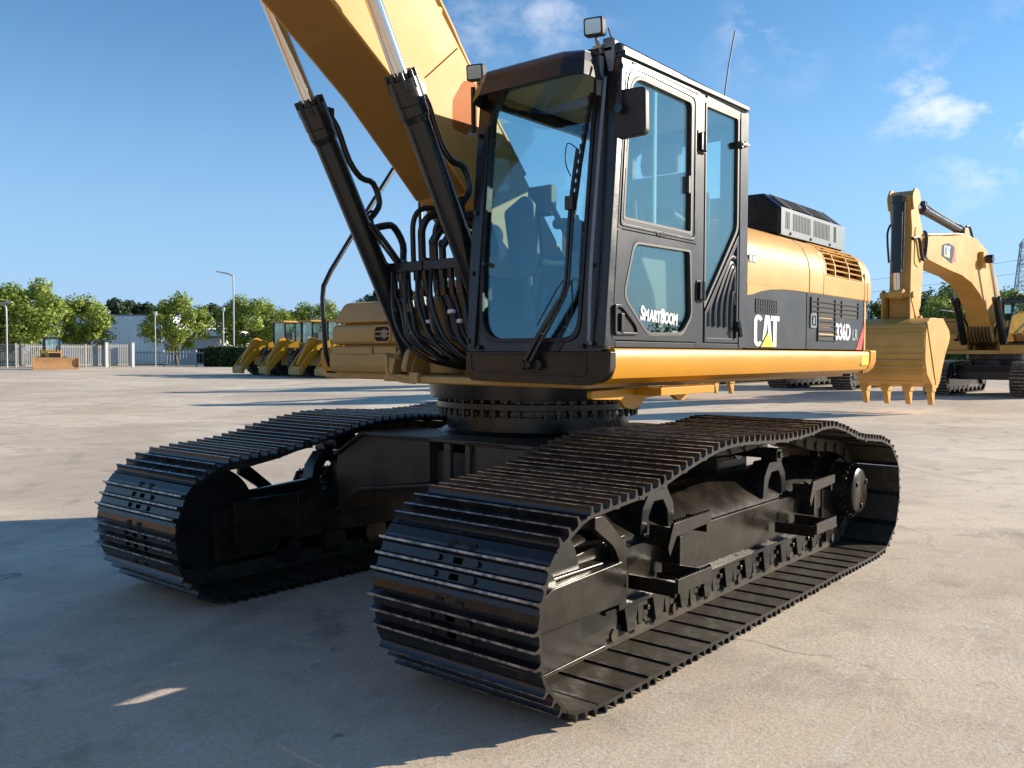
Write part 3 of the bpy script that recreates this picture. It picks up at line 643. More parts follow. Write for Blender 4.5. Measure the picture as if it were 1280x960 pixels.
# outlined LR: grey rim with panel-coloured core
on_left(text_mesh('LR', .128, .88, .0015, .0030, 0, 1.1), -2.172, 1.712, 1.5).build('model_suffix', OUTL, p2o)
MB().prism([(-2.27, 1.630), (-2.40, 1.630), (-2.488, 1.80), (-2.488, 1.865)], 'xz', 1.4985, 1.5015).build('red_stripe', RED, p2o)
MB().prism([(-2.29, 1.50), (-2.29, 1.585), (-2.47, 1.590), (-2.47, 1.505)], 'xz', 1.5405, 1.5425).build('yellow_sticker', YDE, EX)
MB().box(-.245, -.135, 1.5035, 1.506, 2.195, 2.245).build('sticker', GRL, ho)
on_left(text_mesh('E  HE', .05, .8, .001, .002), -.145, 2.20, 1.5065).build('sticker_letters', WHI, ho)

# ---- air box on the hood
ab = MB(); sec = [(.10, 2.52), (1.30, 2.49), (1.305, 2.70), (1.16, 2.82), (.25, 2.83), (.10, 2.75)]
ab.prism(sec, 'yz', -2.52, -1.12)
abo = ab.build('air_precleaner_box', BLK, EX, bevel=.03, seg=4)
pl = MB(); pl.box(-2.515, -1.125, 1.304, 1.309, 2.495, 2.702)
plo = pl.build('side_plate', GRL, abo, bevel=.003)
for (xa_, xb_) in ((-1.20, -1.29), (-1.345, -1.72), (-1.775, -2.15), (-2.24, -2.30)):
    n = max(3, int(abs(xb_-xa_)/.031)); sl = MB()
    for k in range(n):
        x = xa_+(xb_-xa_)*(k+.5)/n; sl.box(x-.0075, x+.0075, 1.3085, 1.3105, 2.545, 2.675)
        # slots up the chamfer
        sl.hexa([(x-.0075, 1.300, 2.712), (x+.0075, 1.300, 2.712), (x+.0075, 1.170, 2.8195), (x-.0075, 1.170, 2.8195), (x-.0075, 1.303, 2.716), (x+.0075, 1.303, 2.716), (x+.0075, 1.173, 2.8235), (x-.0075, 1.173, 2.8235)])
    sl.build('vent_slots', DRK, plo)
for x in (-1.318, -1.748, -2.19, -2.36): MB().bar((x, 1.306, 2.708), (x, 1.168, 2.823), .03, .008, up=(0, .66, .75)).build('rib', GRL, abo)
for x in (-1.3, -1.72, -2.15): MB().cyl((x, 1.309, 2.515), (x, 1.317, 2.515), .012, n=6).build('bolt', DRK, plo)

# small warning stickers
MB().box(.54, .575, 1.5005, 1.5025, 1.70, 1.76).build('sticker', YDE, CAB) if False else None
# ---- right-hand tool box / tank seen under the boom
tb = MB()
tb.prism(rp([(1.05, 1.45), (1.065, 1.50), (1.065, 1.585), (1.04, 1.61), (1.04, 1.642), (.0, 1.642), (0, 1.45)], .012, 3), 'xz', -1.29, -.42)
tb.prism([(-.3, 1.6), (-.3, 1.94), (.9, 1.94), (1.0, 1.8), (1.0, 1.6)], 'xz', -1.2, -.46)
tbo = tb.build('tool_box', YDK, EX, bevel=.010, seg=3)
MB().prism(rp([(1.035, 1.652), (1.055, 1.672), (1.055, 1.775), (1.03, 1.80), (-.3, 1.80), (-.3, 1.652)], .015, 3), 'xz', -1.265, -.43).build('tool_box_lid', YDK, tbo, bevel=.012, seg=3)
MB().prism(rp([(1.045, 1.812), (1.045, 1.835), (.99, 1.955), (.93, 1.972), (-.6, 1.98), (-.6, 1.812)], .012, 3), 'xz', -1.25, -.45).map(lambda v: (v.x, v.y+(.05 if v.y < -1 and v.z > 1.9 else 0), v.z)).build('tank_top', YDK, tbo, bevel=.010, seg=3)
h_ = MB(); h_.ring(rp([(-.80, 1.663), (-.80, 1.79), (-.62, 1.79), (-.62, 1.663)], .035, 3), rp([(-.785, 1.675), (-.785, 1.778), (-.635, 1.778), (-.635, 1.675)], .03, 3), 'yz', 1.05, 1.062)
h_.box(1.05, 1.060, -.785, -.635, 1.707, 1.716); h_.box(1.05, 1.060, -.785, -.635, 1.740, 1.749); h_.build('vent_frame', YEL, tbo)
MB().prism(rp([(-.785, 1.675), (-.785, 1.778), (-.635, 1.778), (-.635, 1.675)], .03, 3), 'yz', 1.04, 1.0565).build('vent_recess', DRK, tbo)
MB().cyl((1.045, -.69, 1.728), (1.0585, -.69, 1.728), .035, n=14).build('filler_cap', GRL, tbo)
sp = MB()
for k in range(16): sp.prism([(-1.22+k*.026, 1.632), (-1.202+k*.026, 1.632), (-1.211+k*.026, 1.644)], 'yz', 1.06, 1.075)
sp.box(1.05, 1.075, -1.23, -.80, 1.585, 1.633); sp.box(1.045, 1.068, -.79, -.56, 1.59, 1.635); sp.build('step_tread', YDK, tbo)
hr = MB().tube([(.72, -1.36, 1.47), (.86, -1.40, 1.47), (.97, -1.41, 1.50), (1.0, -1.41, 1.58), (1.02, -1.41, 1.80), (1.03, -1.41, 2.01), (1.02, -1.41, 2.10), (.95, -1.41, 2.22), (.6, -1.41, 2.70), (.30, -1.41, 3.10)], .019, 10, smooth=1)
hr.tube([(.30, -1.41, 3.10), (.25, -1.41, 3.14), (.1, -1.41, 3.14), (.0, -1.41, 3.05), (-.05, -1.41, 2.0)], .019, 10, smooth=1)
hr.build('handrail', BLK, EX)
# service hood right side, behind the boom
rs = MB(); rs.prism(rp([(-1.48, 1.46), (-1.48, 2.05), (-1.40, 2.22), (-.4, 2.25), (-.4, 1.46)], .05), 'yz', -2.45, -.25); rs.build('right_hood', YDK, EX, bevel=.02, seg=3)
hp = MB(); hp.prism([(-.4, 1.75), (.05, 1.75), (.05, 2.28), (-.35, 2.3)], 'yz', -2.4, -.65); hp.build('centre_hood', YDK, EX, bevel=.03, seg=3)
sw_ = MB().cyl((.95, -.12, 1.46), (.95, -.12, 1.95), .16, .16, n=28).cyl((.95, -.12, 1.95), (.95, -.12, 2.0), .16, .10, n=28); sw_.build('swing_motor', YDK, EX)

# ---- cab
CAB = empty('cab', (0, 0, 0), parent=EX)
def shear(v): return (v.x-.097*(v.z-1.62), v.y, v.z)
ff = MB()
go_ = [(1.365, 1.655), (.61, 1.655), (.60, 2.1), (.60, 3.02), (.72, 3.13), (1.36, 3.13)]
fo_ = [(1.495, 1.60), (.56, 1.60), (.535, 2.1), (.53, 3.05), (.56, 3.185), (1.495, 3.185)]
gpoly = rp([(1.345, 1.650), (.655, 1.652), (.625, 2.1), (.615, 2.98), (.70, 3.12), (1.36, 3.12)], [.10, .14, .02, .08, .05, .05])
opoly = rp(fo_, [.02, .02, .02, .05, .05, .05])
ff.ring(opoly, gpoly, 'yz', 1.485, 1.555); ff.map(shear); ffo = ff.build('front_frame', BLK, CAB, bevel=.006)
# stepped window seal standing proud of the frame
gi = rp([(1.325, 1.672), (.675, 1.674), (.645, 2.1), (.635, 2.96), (.71, 3.10), (1.34, 3.10)], [.10, .14, .02, .08, .05, .05])
sl_ = MB().ring(gpoly, gi, 'yz', 1.545, 1.562); sl_.map(shear).build('windscreen_seal', RUB, CAB)
gw = MB().prism(gpoly, 'yz', 1.530, 1.536); gw.map(shear).build('windscreen', GLW, CAB)
# left front post with rounded outer edge and guard strip
MB().prism([(1.50, 1.40), (1.56, 1.42), (1.56, 1.50), (1.50, 1.505), (1.46, 1.505), (1.46, 1.44)], 'xy', 1.62, 3.12).map(shear).build('front_left_post', BLK, CAB, bevel=.01, seg=3)
MB().tube([(1.575, 1.42, 1.70), (1.578, 1.42, 1.66), (1.582, 1.44, 1.64)], .008, 8).tube([(1.575, 1.42, 1.70), (1.565, 1.42, 2.0), (1.51, 1.42, 2.5), (1.44, 1.42, 3.02)], .009, 8).build('grab_bar', GRL, CAB)
MB().box(1.50, 1.575, .60, .63, 1.62, 2.9).map(shear).build('frame_rib', BLK, CAB, bevel=.005)
for y, z in ((.58, 1.66), (.66, 1.625), (1.37, 1.63), (1.43, 1.64), (.575, 2.05), (.57, 2.4), (1.39, 2.05), (.56, 2.85), (.66, 2.1)): MB().cyl((1.55-.097*(z-1.62), y, z), (1.578-.097*(z-1.62), y, z), .014, n=6).build('bolt', BLK, ffo)
# lower front cowl
lc = MB(); lc.prism(rp([(.56, 1.60), (.56, 1.47), (.60, 1.435), (1.42, 1.425), (1.50, 1.45), (1.54, 1.50), (1.545, 1.60)], [.005, .03, .02, .05, .05, .02, .005]), 'yz', 1.515, 1.565)
lc.box(1.30, 1.515, .57, 1.33, 1.44, 1.60)
lco = lc.build('lower_cowl', BLK, CAB, bevel=.02, seg=4)
MB().ring(rp([(.585, 1.598), (.585, 1.478), (1.40, 1.47), (1.40, 1.598)], [.005, .03, .04, .005]), rp([(.605, 1.585), (.605, 1.492), (1.385, 1.485), (1.385, 1.585)], [.005, .03, .04, .005]), 'yz', 1.563, 1.571).build('cowl_trim', BLK, lco, bevel=.004)
# roof
rf = MB(); rf.prism(rp([(1.43, .53), (1.43, 1.50), (-.12, 1.50), (-.12, .53)], .05, 4), 'xy', 3.135, 3.195); rf.build('roof', BLK, CAB, bevel=.022, seg=4)
MB().prism(rp([(1.36, .60), (1.36, 1.43), (-.05, 1.43), (-.05, .60)], .05, 4), 'xy', 3.10, 3.134).build('headliner', INL, CAB)
MB().prism([(1.40, 3.125), (1.40, 3.155), (-.10, 3.185), (-.10, 3.155)], 'xz', 1.49, 1.515).build('roof_gutter', GRY, CAB, bevel=.005)
# side structure
MB().prism(rp([(.49, 1.63), (.49, 3.13), (.585, 3.13), (.585, 1.63)], .005, 2), 'xz', 1.455, 1.500).build('middle_post', GRY, CAB, bevel=.004)
MB().prism(rp([(-.115, 1.63), (-.115, 3.15), (.0, 3.13), (.0, 1.63)], .005, 2), 'xz', 1.36, 1.503).build('rear_post', GRY, CAB, bevel=.012, seg=3)
MB().box(-.06, .55, 1.455, 1.498, 3.085, 3.135).box(.45, 1.41, 1.455, 1.498, 3.115, 3.135).build('roof_rail', GRY, CAB, bevel=.003)
MB().box(-.06, 1.45, 1.42, 1.498, 1.625, 1.655).build('sill_rail', GRY, CAB, bevel=.003)
# door
dr = MB()
dr.ring([*rp([(1.448, 2.235), (1.372, 3.112), (.592, 3.108), (.592, 2.235)], [.005, .10, .02, .005])], rp([(1.40, 2.285), (1.335, 3.055), (.655, 3.055), (.655, 2.285)], [.02, .13, .03, .02]), 'xz', 1.47, 1.508)
A6 = [(1.448, 2.232), (.592, 2.232), (.592, 1.80), (.592, 1.66), (1.15, 1.66), (1.495, 1.66)]
B6 = [(1.290, 2.185), (.665, 2.195), (.64, 1.81), (.755, 1.700), (1.150, 1.692), (1.395, 1.885)]
dr.ring(rp(A6, .01), rp(B6, [.05, .02, .04, .05, .05, .06]), 'xz', 1.47, 1.508)
dro = dr.build('door', GRY, CAB, bevel=.005)
bd = MB()                           # raised beads round the two panes
bd.ring(rp([(1.43, 2.25), (1.358, 3.095), (.615, 3.09), (.615, 2.25)], [.03, .12, .04, .03]), rp([(1.415, 2.265), (1.345, 3.08), (.63, 3.075), (.63, 2.265)], [.03, .12, .04, .03]), 'xz', 1.506, 1.514)
bd.build('window_bead', BLK, dro, bevel=.003)
bs = MB().ring(rp([(1.40, 2.285), (1.335, 3.055), (.655, 3.055), (.655, 2.285)], [.02, .13, .03, .02]), rp([(1.385, 2.300), (1.322, 3.04), (.670, 3.04), (.670, 2.300)], [.02, .12, .03, .02]), 'xz', 1.488, 1.510)
bs.box(.655, .70, 1.487, 1.4895, 2.29, 3.05)
bs.ring(rp(B6, [.05, .02, .04, .05, .05, .06]), rp([(1.28, 2.172), (.678, 2.182), (.655, 1.815), (.762, 1.714), (1.145, 1.706), (1.378, 1.892)], [.05, .02, .04, .05, .05, .06]), 'xz', 1.490, 1.510)
bs.build('window_seal', RUB, dro)
MB().prism(rp([(1.405, 2.28), (1.34, 3.06), (.65, 3.06), (.65, 2.28)], [.02, .12, .02, .02]), 'xz', 1.484, 1.490).prism(rp(B6, .03), 'xz', 1.484, 1.490).build('door_glass', GLS, dro)
MB().box(1.02, 1.045, 1.472, 1.483, 2.29, 3.05).build('glass_divider', glass('edge_glass', (.5, .7, .68), .1, haze=.85, hazecol=(.55, .72, .70)), dro)
MB().prism(rp([(1.395, 2.55), (1.395, 2.64), (1.375, 2.64), (1.375, 2.55)], .008, 3), 'xz', 1.49, 1.512).prism(rp([(.70, 2.52), (.70, 2.62), (.68, 2.62), (.68, 2.52)], .008, 3), 'xz', 1.49, 1.512).build('window_latch', RUB, dro)
hn = MB(); hn.ring(rp([(1.485, 1.685), (1.485, 1.845), (1.415, 1.845), (1.25, 1.735), (1.25, 1.69)], [.02, .02, .03, .03, .02]), rp([(1.468, 1.702), (1.468, 1.828), (1.42, 1.828), (1.285, 1.735), (1.27, 1.702)], [.02, .02, .03, .02, .01]), 'xz', 1.50, 1.522)
hn.box(1.405, 1.435, 1.505, 1.527, 1.70, 1.80); hn.build('door_handle', BLK, dro, bevel=.004)
MB().prism(rp([(1.468, 1.702), (1.468, 1.828), (1.42, 1.828), (1.285, 1.735), (1.27, 1.702)], .01), 'xz', 1.5075, 1.510).build('handle_recess', DRK, dro)
for z0, z1 in ((2.775, 2.90), (1.90, 2.025)): MB().box(.50, .60, 1.50, 1.515, z0, z1).cyl((.545, 1.522, z0+.005), (.545, 1.522, z1-.005), .020, n=14).box(.55, .585, 1.515, 1.532, z0+.01, z1-.01).build('door_hinge', BLK, dro, bevel=.004)
sbm = MB(); x_ = 1.195
for ch, sz in (('S', .108), ('M', .086), ('A', .086), ('R', .086), ('T', .086), ('B', .108), ('O', .086), ('O', .086), ('M', .086)):
    t_ = text_mesh(ch, sz, .74, .0012, .0030, .15); x0_ = min(v[0] for v in t_.v); x1_ = max(v[0] for v in t_.v)
    on_left(t_, x_+x0_, 1.765, 1.4915); sbm.add(t_.v, t_.f); x_ -= (x1_-x0_)-.0015
sbm.map(lambda v: (v.x, v.y, v.z+(v.x-1.15)*.045+.008)); sbm.build('door_lettering', WHI, dro)
MB().box(.97, 1.06, 1.508, 1.512, 2.236, 2.25).cyl((1.015, 1.508, 2.243), (1.015, 1.514, 2.243), .012, n=10).build('door_badge', DRK, dro)
# rear side window and louvred panel
rwp = rp([(.475, 3.09), (.015, 3.10), (.015, 2.38), (.475, 1.86)], [.02, .02, .05, .02])
MB().prism(rwp, 'xz', 1.480, 1.486).build('rear_side_window', GLS, CAB)
MB().ring(rwp, rp([(.462, 3.07), (.035, 3.08), (.035, 2.39), (.462, 1.90)], [.02, .02, .05, .02]), 'xz', 1.478, 1.500).build('rear_window_seal', RUB, CAB)
lv = MB(); lv.prism([(.475, 1.655), (.475, 1.835), (.015, 2.36), (.003, 2.36), (.003, 1.655)], 'xz', 1.465, 1.485)
lv.ring([(.470, 1.66), (.470, 1.84), (.012, 2.355), (.012, 1.66)], [(.44, 1.69), (.44, 1.83), (.035, 2.28), (.035, 1.69)], 'xz', 1.484, 1.502)
lvo = lv.build('side_panel', GRY, CAB, bevel=.005)
ri = MB()
for k in range(5):
    o = k*.078
    P = [(.40-o*.98, 1.76), (.40-o*.98, 1.84+o*.12), (.36-o*.92, 1.92+o*.22), (.20-o*.55, 2.12-o*.05), (.12-o*.28, 2.20-o*.42), (.05, 2.20-o*.95)]
    P = [p for p in P if p[0] >= .045] 
    if len(P) > 2: ri.tube([(x, 1.487, z) for x, z in P], .016, 8, smooth=4)
ri.build('pressed_ribs', GRY, lvo)
MB().cyl((.05, 1.5, 1.78), (.05, 1.53, 1.74), .02, n=10).bar((.05, 1.52, 1.80), (.03, 1.53, 1.70), .02, .02).cyl((.03, 1.5, 2.92), (.03, 1.53, 2.92), .022, n=10).cyl((-.03, 1.5, 2.93), (-.03, 1.53, 2.93), .02, n=10).bar((.04, 1.527, 2.92), (-.06, 1.527, 2.93), .02, .016).build('catch', BLK, CAB)
# far (right) side wall and back wall with windows
rw_ = MB(); O4 = [(1.50, 1.62), (1.38, 3.14), (-.11, 3.14), (-.11, 1.62)]
rw_.ring(rp(O4, .01), rp([(1.40, 2.05), (1.31, 3.04), (.02, 3.04), (.02, 2.05)], .06), 'xz', .535, .575); rw_.build('right_wall', BLK, CAB, bevel=.004)
MB().prism(rp([(1.41, 2.04), (1.32, 3.05), (.01, 3.05), (.01, 2.04)], .05), 'xz', .552, .557).build('right_window', CLR, CAB)
bw = MB(); bw.ring(rp([(.56, 1.62), (.56, 3.14), (1.48, 3.14), (1.48, 1.62)], .01), rp([(.66, 2.20), (.66, 3.0), (1.40, 3.0), (1.40, 2.20)], .05), 'yz', -.11, -.06); bw.build('back_wall', BLK, CAB)
MB().prism(rp([(.65, 2.19), (.65, 3.01), (1.41, 3.01), (1.41, 2.19)], .05), 'yz', -.09, -.085).build('rear_window', CLR, CAB)
MB().box(-.08, 1.46, .57, 1.47, 1.56, 1.63).build('cab_floor', INT, CAB)
# interior
se = MB(); se.prism(rp([(.95, 1.98), (.97, 2.07), (.86, 2.13), (.40, 2.10), (.38, 1.98)], .04), 'xz', .78, 1.26); se.prism(rp([(.42, 2.08), (.28, 2.10), (.12, 2.70), (.18, 2.76), (.28, 2.74)], .04), 'xz', .78, 1.26); se.prism(rp([(.20, 2.76), (.13, 2.78), (.10, 2.95), (.19, 2.97), (.23, 2.84)], .03), 'xz', .89, 1.15)
se.build('operator_seat', SEA, CAB, bevel=.03, seg=3)
MB().box(.45, .85, .85, 1.2, 1.63, 1.98).build('seat_base', INT, CAB, bevel=.02)
for y0, y1 in ((.60, .75), (1.29, 1.42)):
    cs = MB().prism(rp([(.30, 1.75), (.32, 2.18), (1.02, 2.20), (1.08, 2.12), (.95, 1.95), (.85, 1.66)], .04), 'xz', y0, y1); co = cs.build('console', INT, CAB, bevel=.015, seg=3)
    ym = (y0+y1)/2; MB().tube([(1.0, ym, 2.18), (1.02, ym, 2.26), (1.05, ym, 2.33)], .016, 8).tube([(1.05, ym, 2.30), (1.065, ym, 2.38), (1.07, ym, 2.44)], .027, 10).build('joystick', RUB, co)
MB().prism(rp([(.66, 2.02), (.64, 2.42), (.80, 2.50), (.86, 2.46), (.86, 2.05)], .03), 'yz', 1.26, 1.30).map(lambda v: (v.x+(v.z-2.2)*.15, v.y, v.z)).build('monitor', INT, CAB, bevel=.01)
MB().tube([(1.28, .80, 2.40), (1.26, .80, 2.22), (1.24, .82, 2.14), (1.22, .93, 2.11), (1.20, 1.0, 2.11)], .016, 8).build('interior_trim', INL, CAB)
pdl = MB()
for y in (.86, .93, 1.03, 1.10):
    pdl.tube([(1.30, y, 1.62), (1.33, y, 1.80), (1.30, y, 1.98)], .009, 6); pdl.bar((1.27, y, 1.68), (1.38, y, 1.74), .05, .012)
pdl.tube([(1.30, .86, 1.98), (1.26, .86, 2.15)], .015, 8); pdl.tube([(1.30, 1.10, 1.98), (1.27, 1.12, 2.15)], .015, 8)
pdl.build('pedals', BLK, CAB)
MB().tube([(1.12, .68, 1.8), (1.18, .68, 2.25), (1.20, .70, 2.48)], .035, 10).build('control_column', INT, CAB)
MB().box(.9, 1.1, 1.05, 1.07, 2.5, 2.56).build('ceiling_console', INT, CAB) if False else None
MB().tube([(.20, 1.36, 2.05), (.20, 1.38, 2.55), (.28, 1.38, 2.60), (.42, 1.38, 2.52)], .012, 8).build('seat_rail', INL, CAB)
MB().box(-.055, -.04, .62, .72, 2.34, 2.42).box(-.055, -.04, .62, .72, 2.47, 2.52).build('warning_label', RFL, CAB)
MB().bar((1.02, 1.10, 1.70), (1.16, 1.02, 2.38), .05, .05).bar((1.10, 1.04, 2.10), (1.22, .90, 2.46), .03, .03).build('tilt_lever', RUB, CAB, bevel=.006)
MB().tube([(.40, .70, 2.12), (.42, .68, 2.35), (.62, .68, 2.42), (.86, .68, 2.40)], .035, 10).build('armrest', RUB, CAB)
MB().tube([(.40, 1.34, 2.12), (.42, 1.34, 2.35), (.62, 1.34, 2.42), (.86, 1.34, 2.40)], .035, 10).build('armrest', RUB, CAB)
MB().box(1.02, 1.08, .62, .80, 2.42, 2.60).build('radio_box', INT, CAB, bevel=.01)
# sun visor
def vis(off, z): return [(1.385, .535, z), (1.60-off, .635, z), (1.72-off, .79+off*.3, z), (1.72-off, 1.33-off*.3, z), (1.655-off, 1.435-off*.6, z), (1.40, 1.40-off*.3, z)]
tilt = lambda v: (v.x, v.y, v.z-(v.x-1.4)*.10)
def lip(lo, hi):
    m_ = MB()
    for i in range(5):       # upright lip, 6 mm thick
        a, b, c_, d_ = Vector(lo[i]), Vector(lo[i+1]), Vector(hi[i+1]), Vector(hi[i]); n_ = (b-a).cross(d_-a).normalized()*.006; n_ = n_ if n_.x > 0 or abs(n_.x) < 1e-3 else -n_
        m_.hexa([a-n_, b-n_, c_-n_, d_-n_, a, b, c_, d_])
    return m_.map(tilt)
lip(vis(0, 3.010), vis(.034, 3.085)).build('visor_frame', RUB, CAB)
vz = lip(vis(.0345, 3.0855), vis(.055, 3.135)); t2 = MB().prism([(p[0], p[1]) for p in vis(.055, 0)], 'xy', 3.1355, 3.1415).map(tilt); vz.add(t2.v, t2.f); vz.build('sun_visor', SMK, CAB)
MB().box(1.43, 1.465, 1.38, 1.405, 2.93, 3.13).build('visor_bracket', GRL, CAB, bevel=.003)
MB().prism(rp([(.33, 2.93), (.33, 3.10), (.42, 3.20), (.525, 3.16), (.525, 2.86), (.45, 2.87)], .03), 'yz', 1.43, 1.436).build('side_shade', SHD, CAB)
MB().tube([(1.44, .50, 3.14), (1.44, .505, 2.88)], .014, 8).build('shade_rod', RUB, CAB)
# work lamps
def lamp(loc, rz, name='work_lamp'):
    g = MB().prism(rp([(-.052, -.045), (-.052, .045), (.052, .045), (.052, -.045)], .012, 3), 'yz', -.025, .035)
    g.prism(rp([(-.035, -.03), (-.035, .03), (.035, .03), (.035, -.03)], .012, 3), 'yz', -.05, -.024)
    M_ = Matrix.Translation(loc) @ Matrix.Rotation(rz, 4, 'Z') @ Matrix.Rotation(R(8), 4, 'Y')
    g.map(lambda v: M_ @ v); lo = g.build(name, RUB, CAB, bevel=.004)
    MB().prism(rp([(-.042, -.036), (-.042, .036), (.042, .036), (.042, -.036)], .01, 3), 'yz', .030, .038).map(lambda v: M_ @ v).build('lamp_glass', LEN, lo)
    MB().tube([Vector(loc)+Vector((-.01, 0, -.05)), Vector(loc)+Vector((-.03, 0, -.085)), Vector(loc)+Vector((-.05, .01, -.12))], .010, 8).box(loc[0]-.05, loc[0]-.02, loc[1]-.03, loc[1]+.03, loc[2]-.10, loc[2]-.085).tube([Vector(loc)+Vector((-.05, .05, .0)), Vector(loc)+Vector((-.05, .07, -.06))], .006, 6).build('lamp_bracket', STL, lo)
lamp((1.47, 1.375, 3.275), R(15)); lamp((1.47, .555, 3.205), R(20))
MB().prism([(1.395, 3.19), (1.395, 3.225), (1.45, 3.225), (1.47, 3.205), (1.47, 3.19), (1.455, 3.05), (1.43, 3.05)], 'yz', 1.395, 1.43).build('lamp_mount', GRL, CAB, bevel=.005)
# mirror
mi = MB().prism(rp([(1.535, 2.668), (1.53, 2.915), (1.705, 2.905), (1.71, 2.672)], .03, 4), 'yz', 1.475, 1.52); mio = mi.build('wing_mirror', RUB, CAB, bevel=.010, seg=3)
MB().prism(rp([(1.545, 2.68), (1.542, 2.905), (1.695, 2.895), (1.698, 2.684)], .025, 4), 'yz', 1.470, 1.474).build('mirror_glass', CHR, mio)
MB().tube([(1.43, 1.50, 3.10), (1.45, 1.53, 3.05), (1.50, 1.56, 3.03), (1.535, 1.575, 3.0), (1.54, 1.575, 2.80)], .008, 8, smooth=1).tube([(1.45, 1.50, 2.97), (1.50, 1.56, 3.03)], .008, 8).cyl((1.52, 1.58, 2.81), (1.56, 1.575, 2.81), .025, n=12).build('mirror_arm', BLK, mio)
# wipers
wp = MB()
def wpt(y, z, off=.05): return (1.55-.097*(z-1.62)+off, y, z)
wp.bar(wpt(1.015, 1.525), wpt(1.12, 1.70), .022, .030, up=(1, 0, 0)); wp.bar(wpt(1.12, 1.70), wpt(1.235, 1.87), .020, .026, up=(1, 0, 0))
wp.tube([wpt(1.235, 1.87), wpt(1.262, 1.95), wpt(1.265, 2.10), wpt(1.265, 2.38), wpt(1.285, 2.66, .045)], .011, 8)
wp.bar(wpt(1.055, 1.525), wpt(1.145, 1.68), .018, .024, up=(1, 0, 0)); wp.tube([wpt(1.145, 1.68), wpt(1.27, 1.90), wpt(1.285, 2.05), wpt(1.285, 2.36)], .008, 8)
wp.cyl(wpt(1.015, 1.53, .0), wpt(1.015, 1.53, .075), .028, n=14).cyl(wpt(1.055, 1.53, .0), wpt(1.055, 1.53, .07), .022, n=14).cyl(wpt(1.10, 1.53, .0), wpt(1.10, 1.53, .04), .028, n=14)
wp.box(1.52, 1.56, 1.25, 1.30, 2.34, 2.41)
wp.tube([wpt(1.285, 2.66, .045), wpt(1.22, 2.70, .05), wpt(1.215, 2.60, .05), wpt(1.255, 2.52, .05)], .0035, 6)
wpo = wp.build('wiper', BLK, CAB, bevel=.003)
bl2 = MB(); bl2.bar(wpt(1.345, 2.95, .03), wpt(1.30, 2.60, .03), .014, .02, up=(1, 0, 0)).bar(wpt(1.30, 2.60, .03), wpt(1.275, 2.30, .03), .012, .02, up=(1, 0, 0))
for k in range(12): z = 2.92-k*.05; bl2.box(*(lambda p: (p[0]-.006, p[0]+.012, p[1]-.008, p[1]+.008, p[2]-.014, p[2]+.014))(wpt(1.342-.13*(2.95-z), z, .035)))
bl2.build('wiper_blade', RUB, wpo)
MB().tube([wpt(1.07, 1.74, .02), wpt(1.25, 2.0, .02), wpt(1.30, 1.8, .03), wpt(1.20, 1.6, .02)], .004, 6).build('washer_hose', RUB, CAB)
MB().tube([(-.74, 1.0, 3.0), (-.80, 1.0, 3.55), (-.955, 1.0, 4.03)], .006, 6).build('aerial', RUB, EX)

# ---- boom
BB = [(1.22, 2.585), (1.42, 2.765), (1.81, 3.105), (2.12, 3.325), (2.40, 3.52), (2.9, 3.86), (3.5, 4.16), (4.4, 4.42), (5.4, 4.52), (6.3, 4.55)]
BT = [(6.45, 4.78), (6.3, 4.96), (5.4, 5.12), (4.2, 5.18), (3.3, 5.08), (2.6, 4.72), (2.0, 4.18), (1.5, 3.68), (1.14, 3.30), (.6, 2.72), (.12, 2.20), (-.05, 2.08), (-.14, 1.95), (-.08, 1.80), (.08, 1.75), (.25, 1.82), (.75, 2.22)]
bo = MB().prism(BB+BT, 'xz', -.185, .255)
bo.prism([(x, z-.0) for x, z in BB]+[(x, z+.018) for x, z in BB[::-1]], 'xz', -.20, .27)
bo.prism([(1.587, 3.206), (1.597, 3.206), (1.315, 3.454), (1.305, 3.454)], 'xz', .255, .262)
boo = bo.build('boom', YEL, EX, bevel=.005)
pp = MB()
for dy, r in ((.20, .026), (.10, .020), (.0, .020)):
    pp.tube([(x, dy, z) for x, z in ((.6, 2.80), (1.17, 3.40), (1.40, 3.68), (2.0, 4.30), (2.6, 4.83), (3.3, 5.17), (4.2, 5.27), (5.4, 5.2))], r, 8, smooth=3)
for x, z in ((1.45, 3.62), (2.3, 4.46), (3.2, 5.05)): pp.box(x-.03, x+.03, -.03, .23, z-.03, z+.05)
pp.build('boom_pipe', YEL, boo)
for yy in (.30, .235): pass
ck = MB()
axd = (Vector((1.925, 0, 3.115))-Vector((1.01, 0, 1.49))).normalized(); foot = Vector((1.01, 0, 1.49)); nrm_ = Vector((-axd.z, 0, axd.x))
topp = foot+axd*3.75
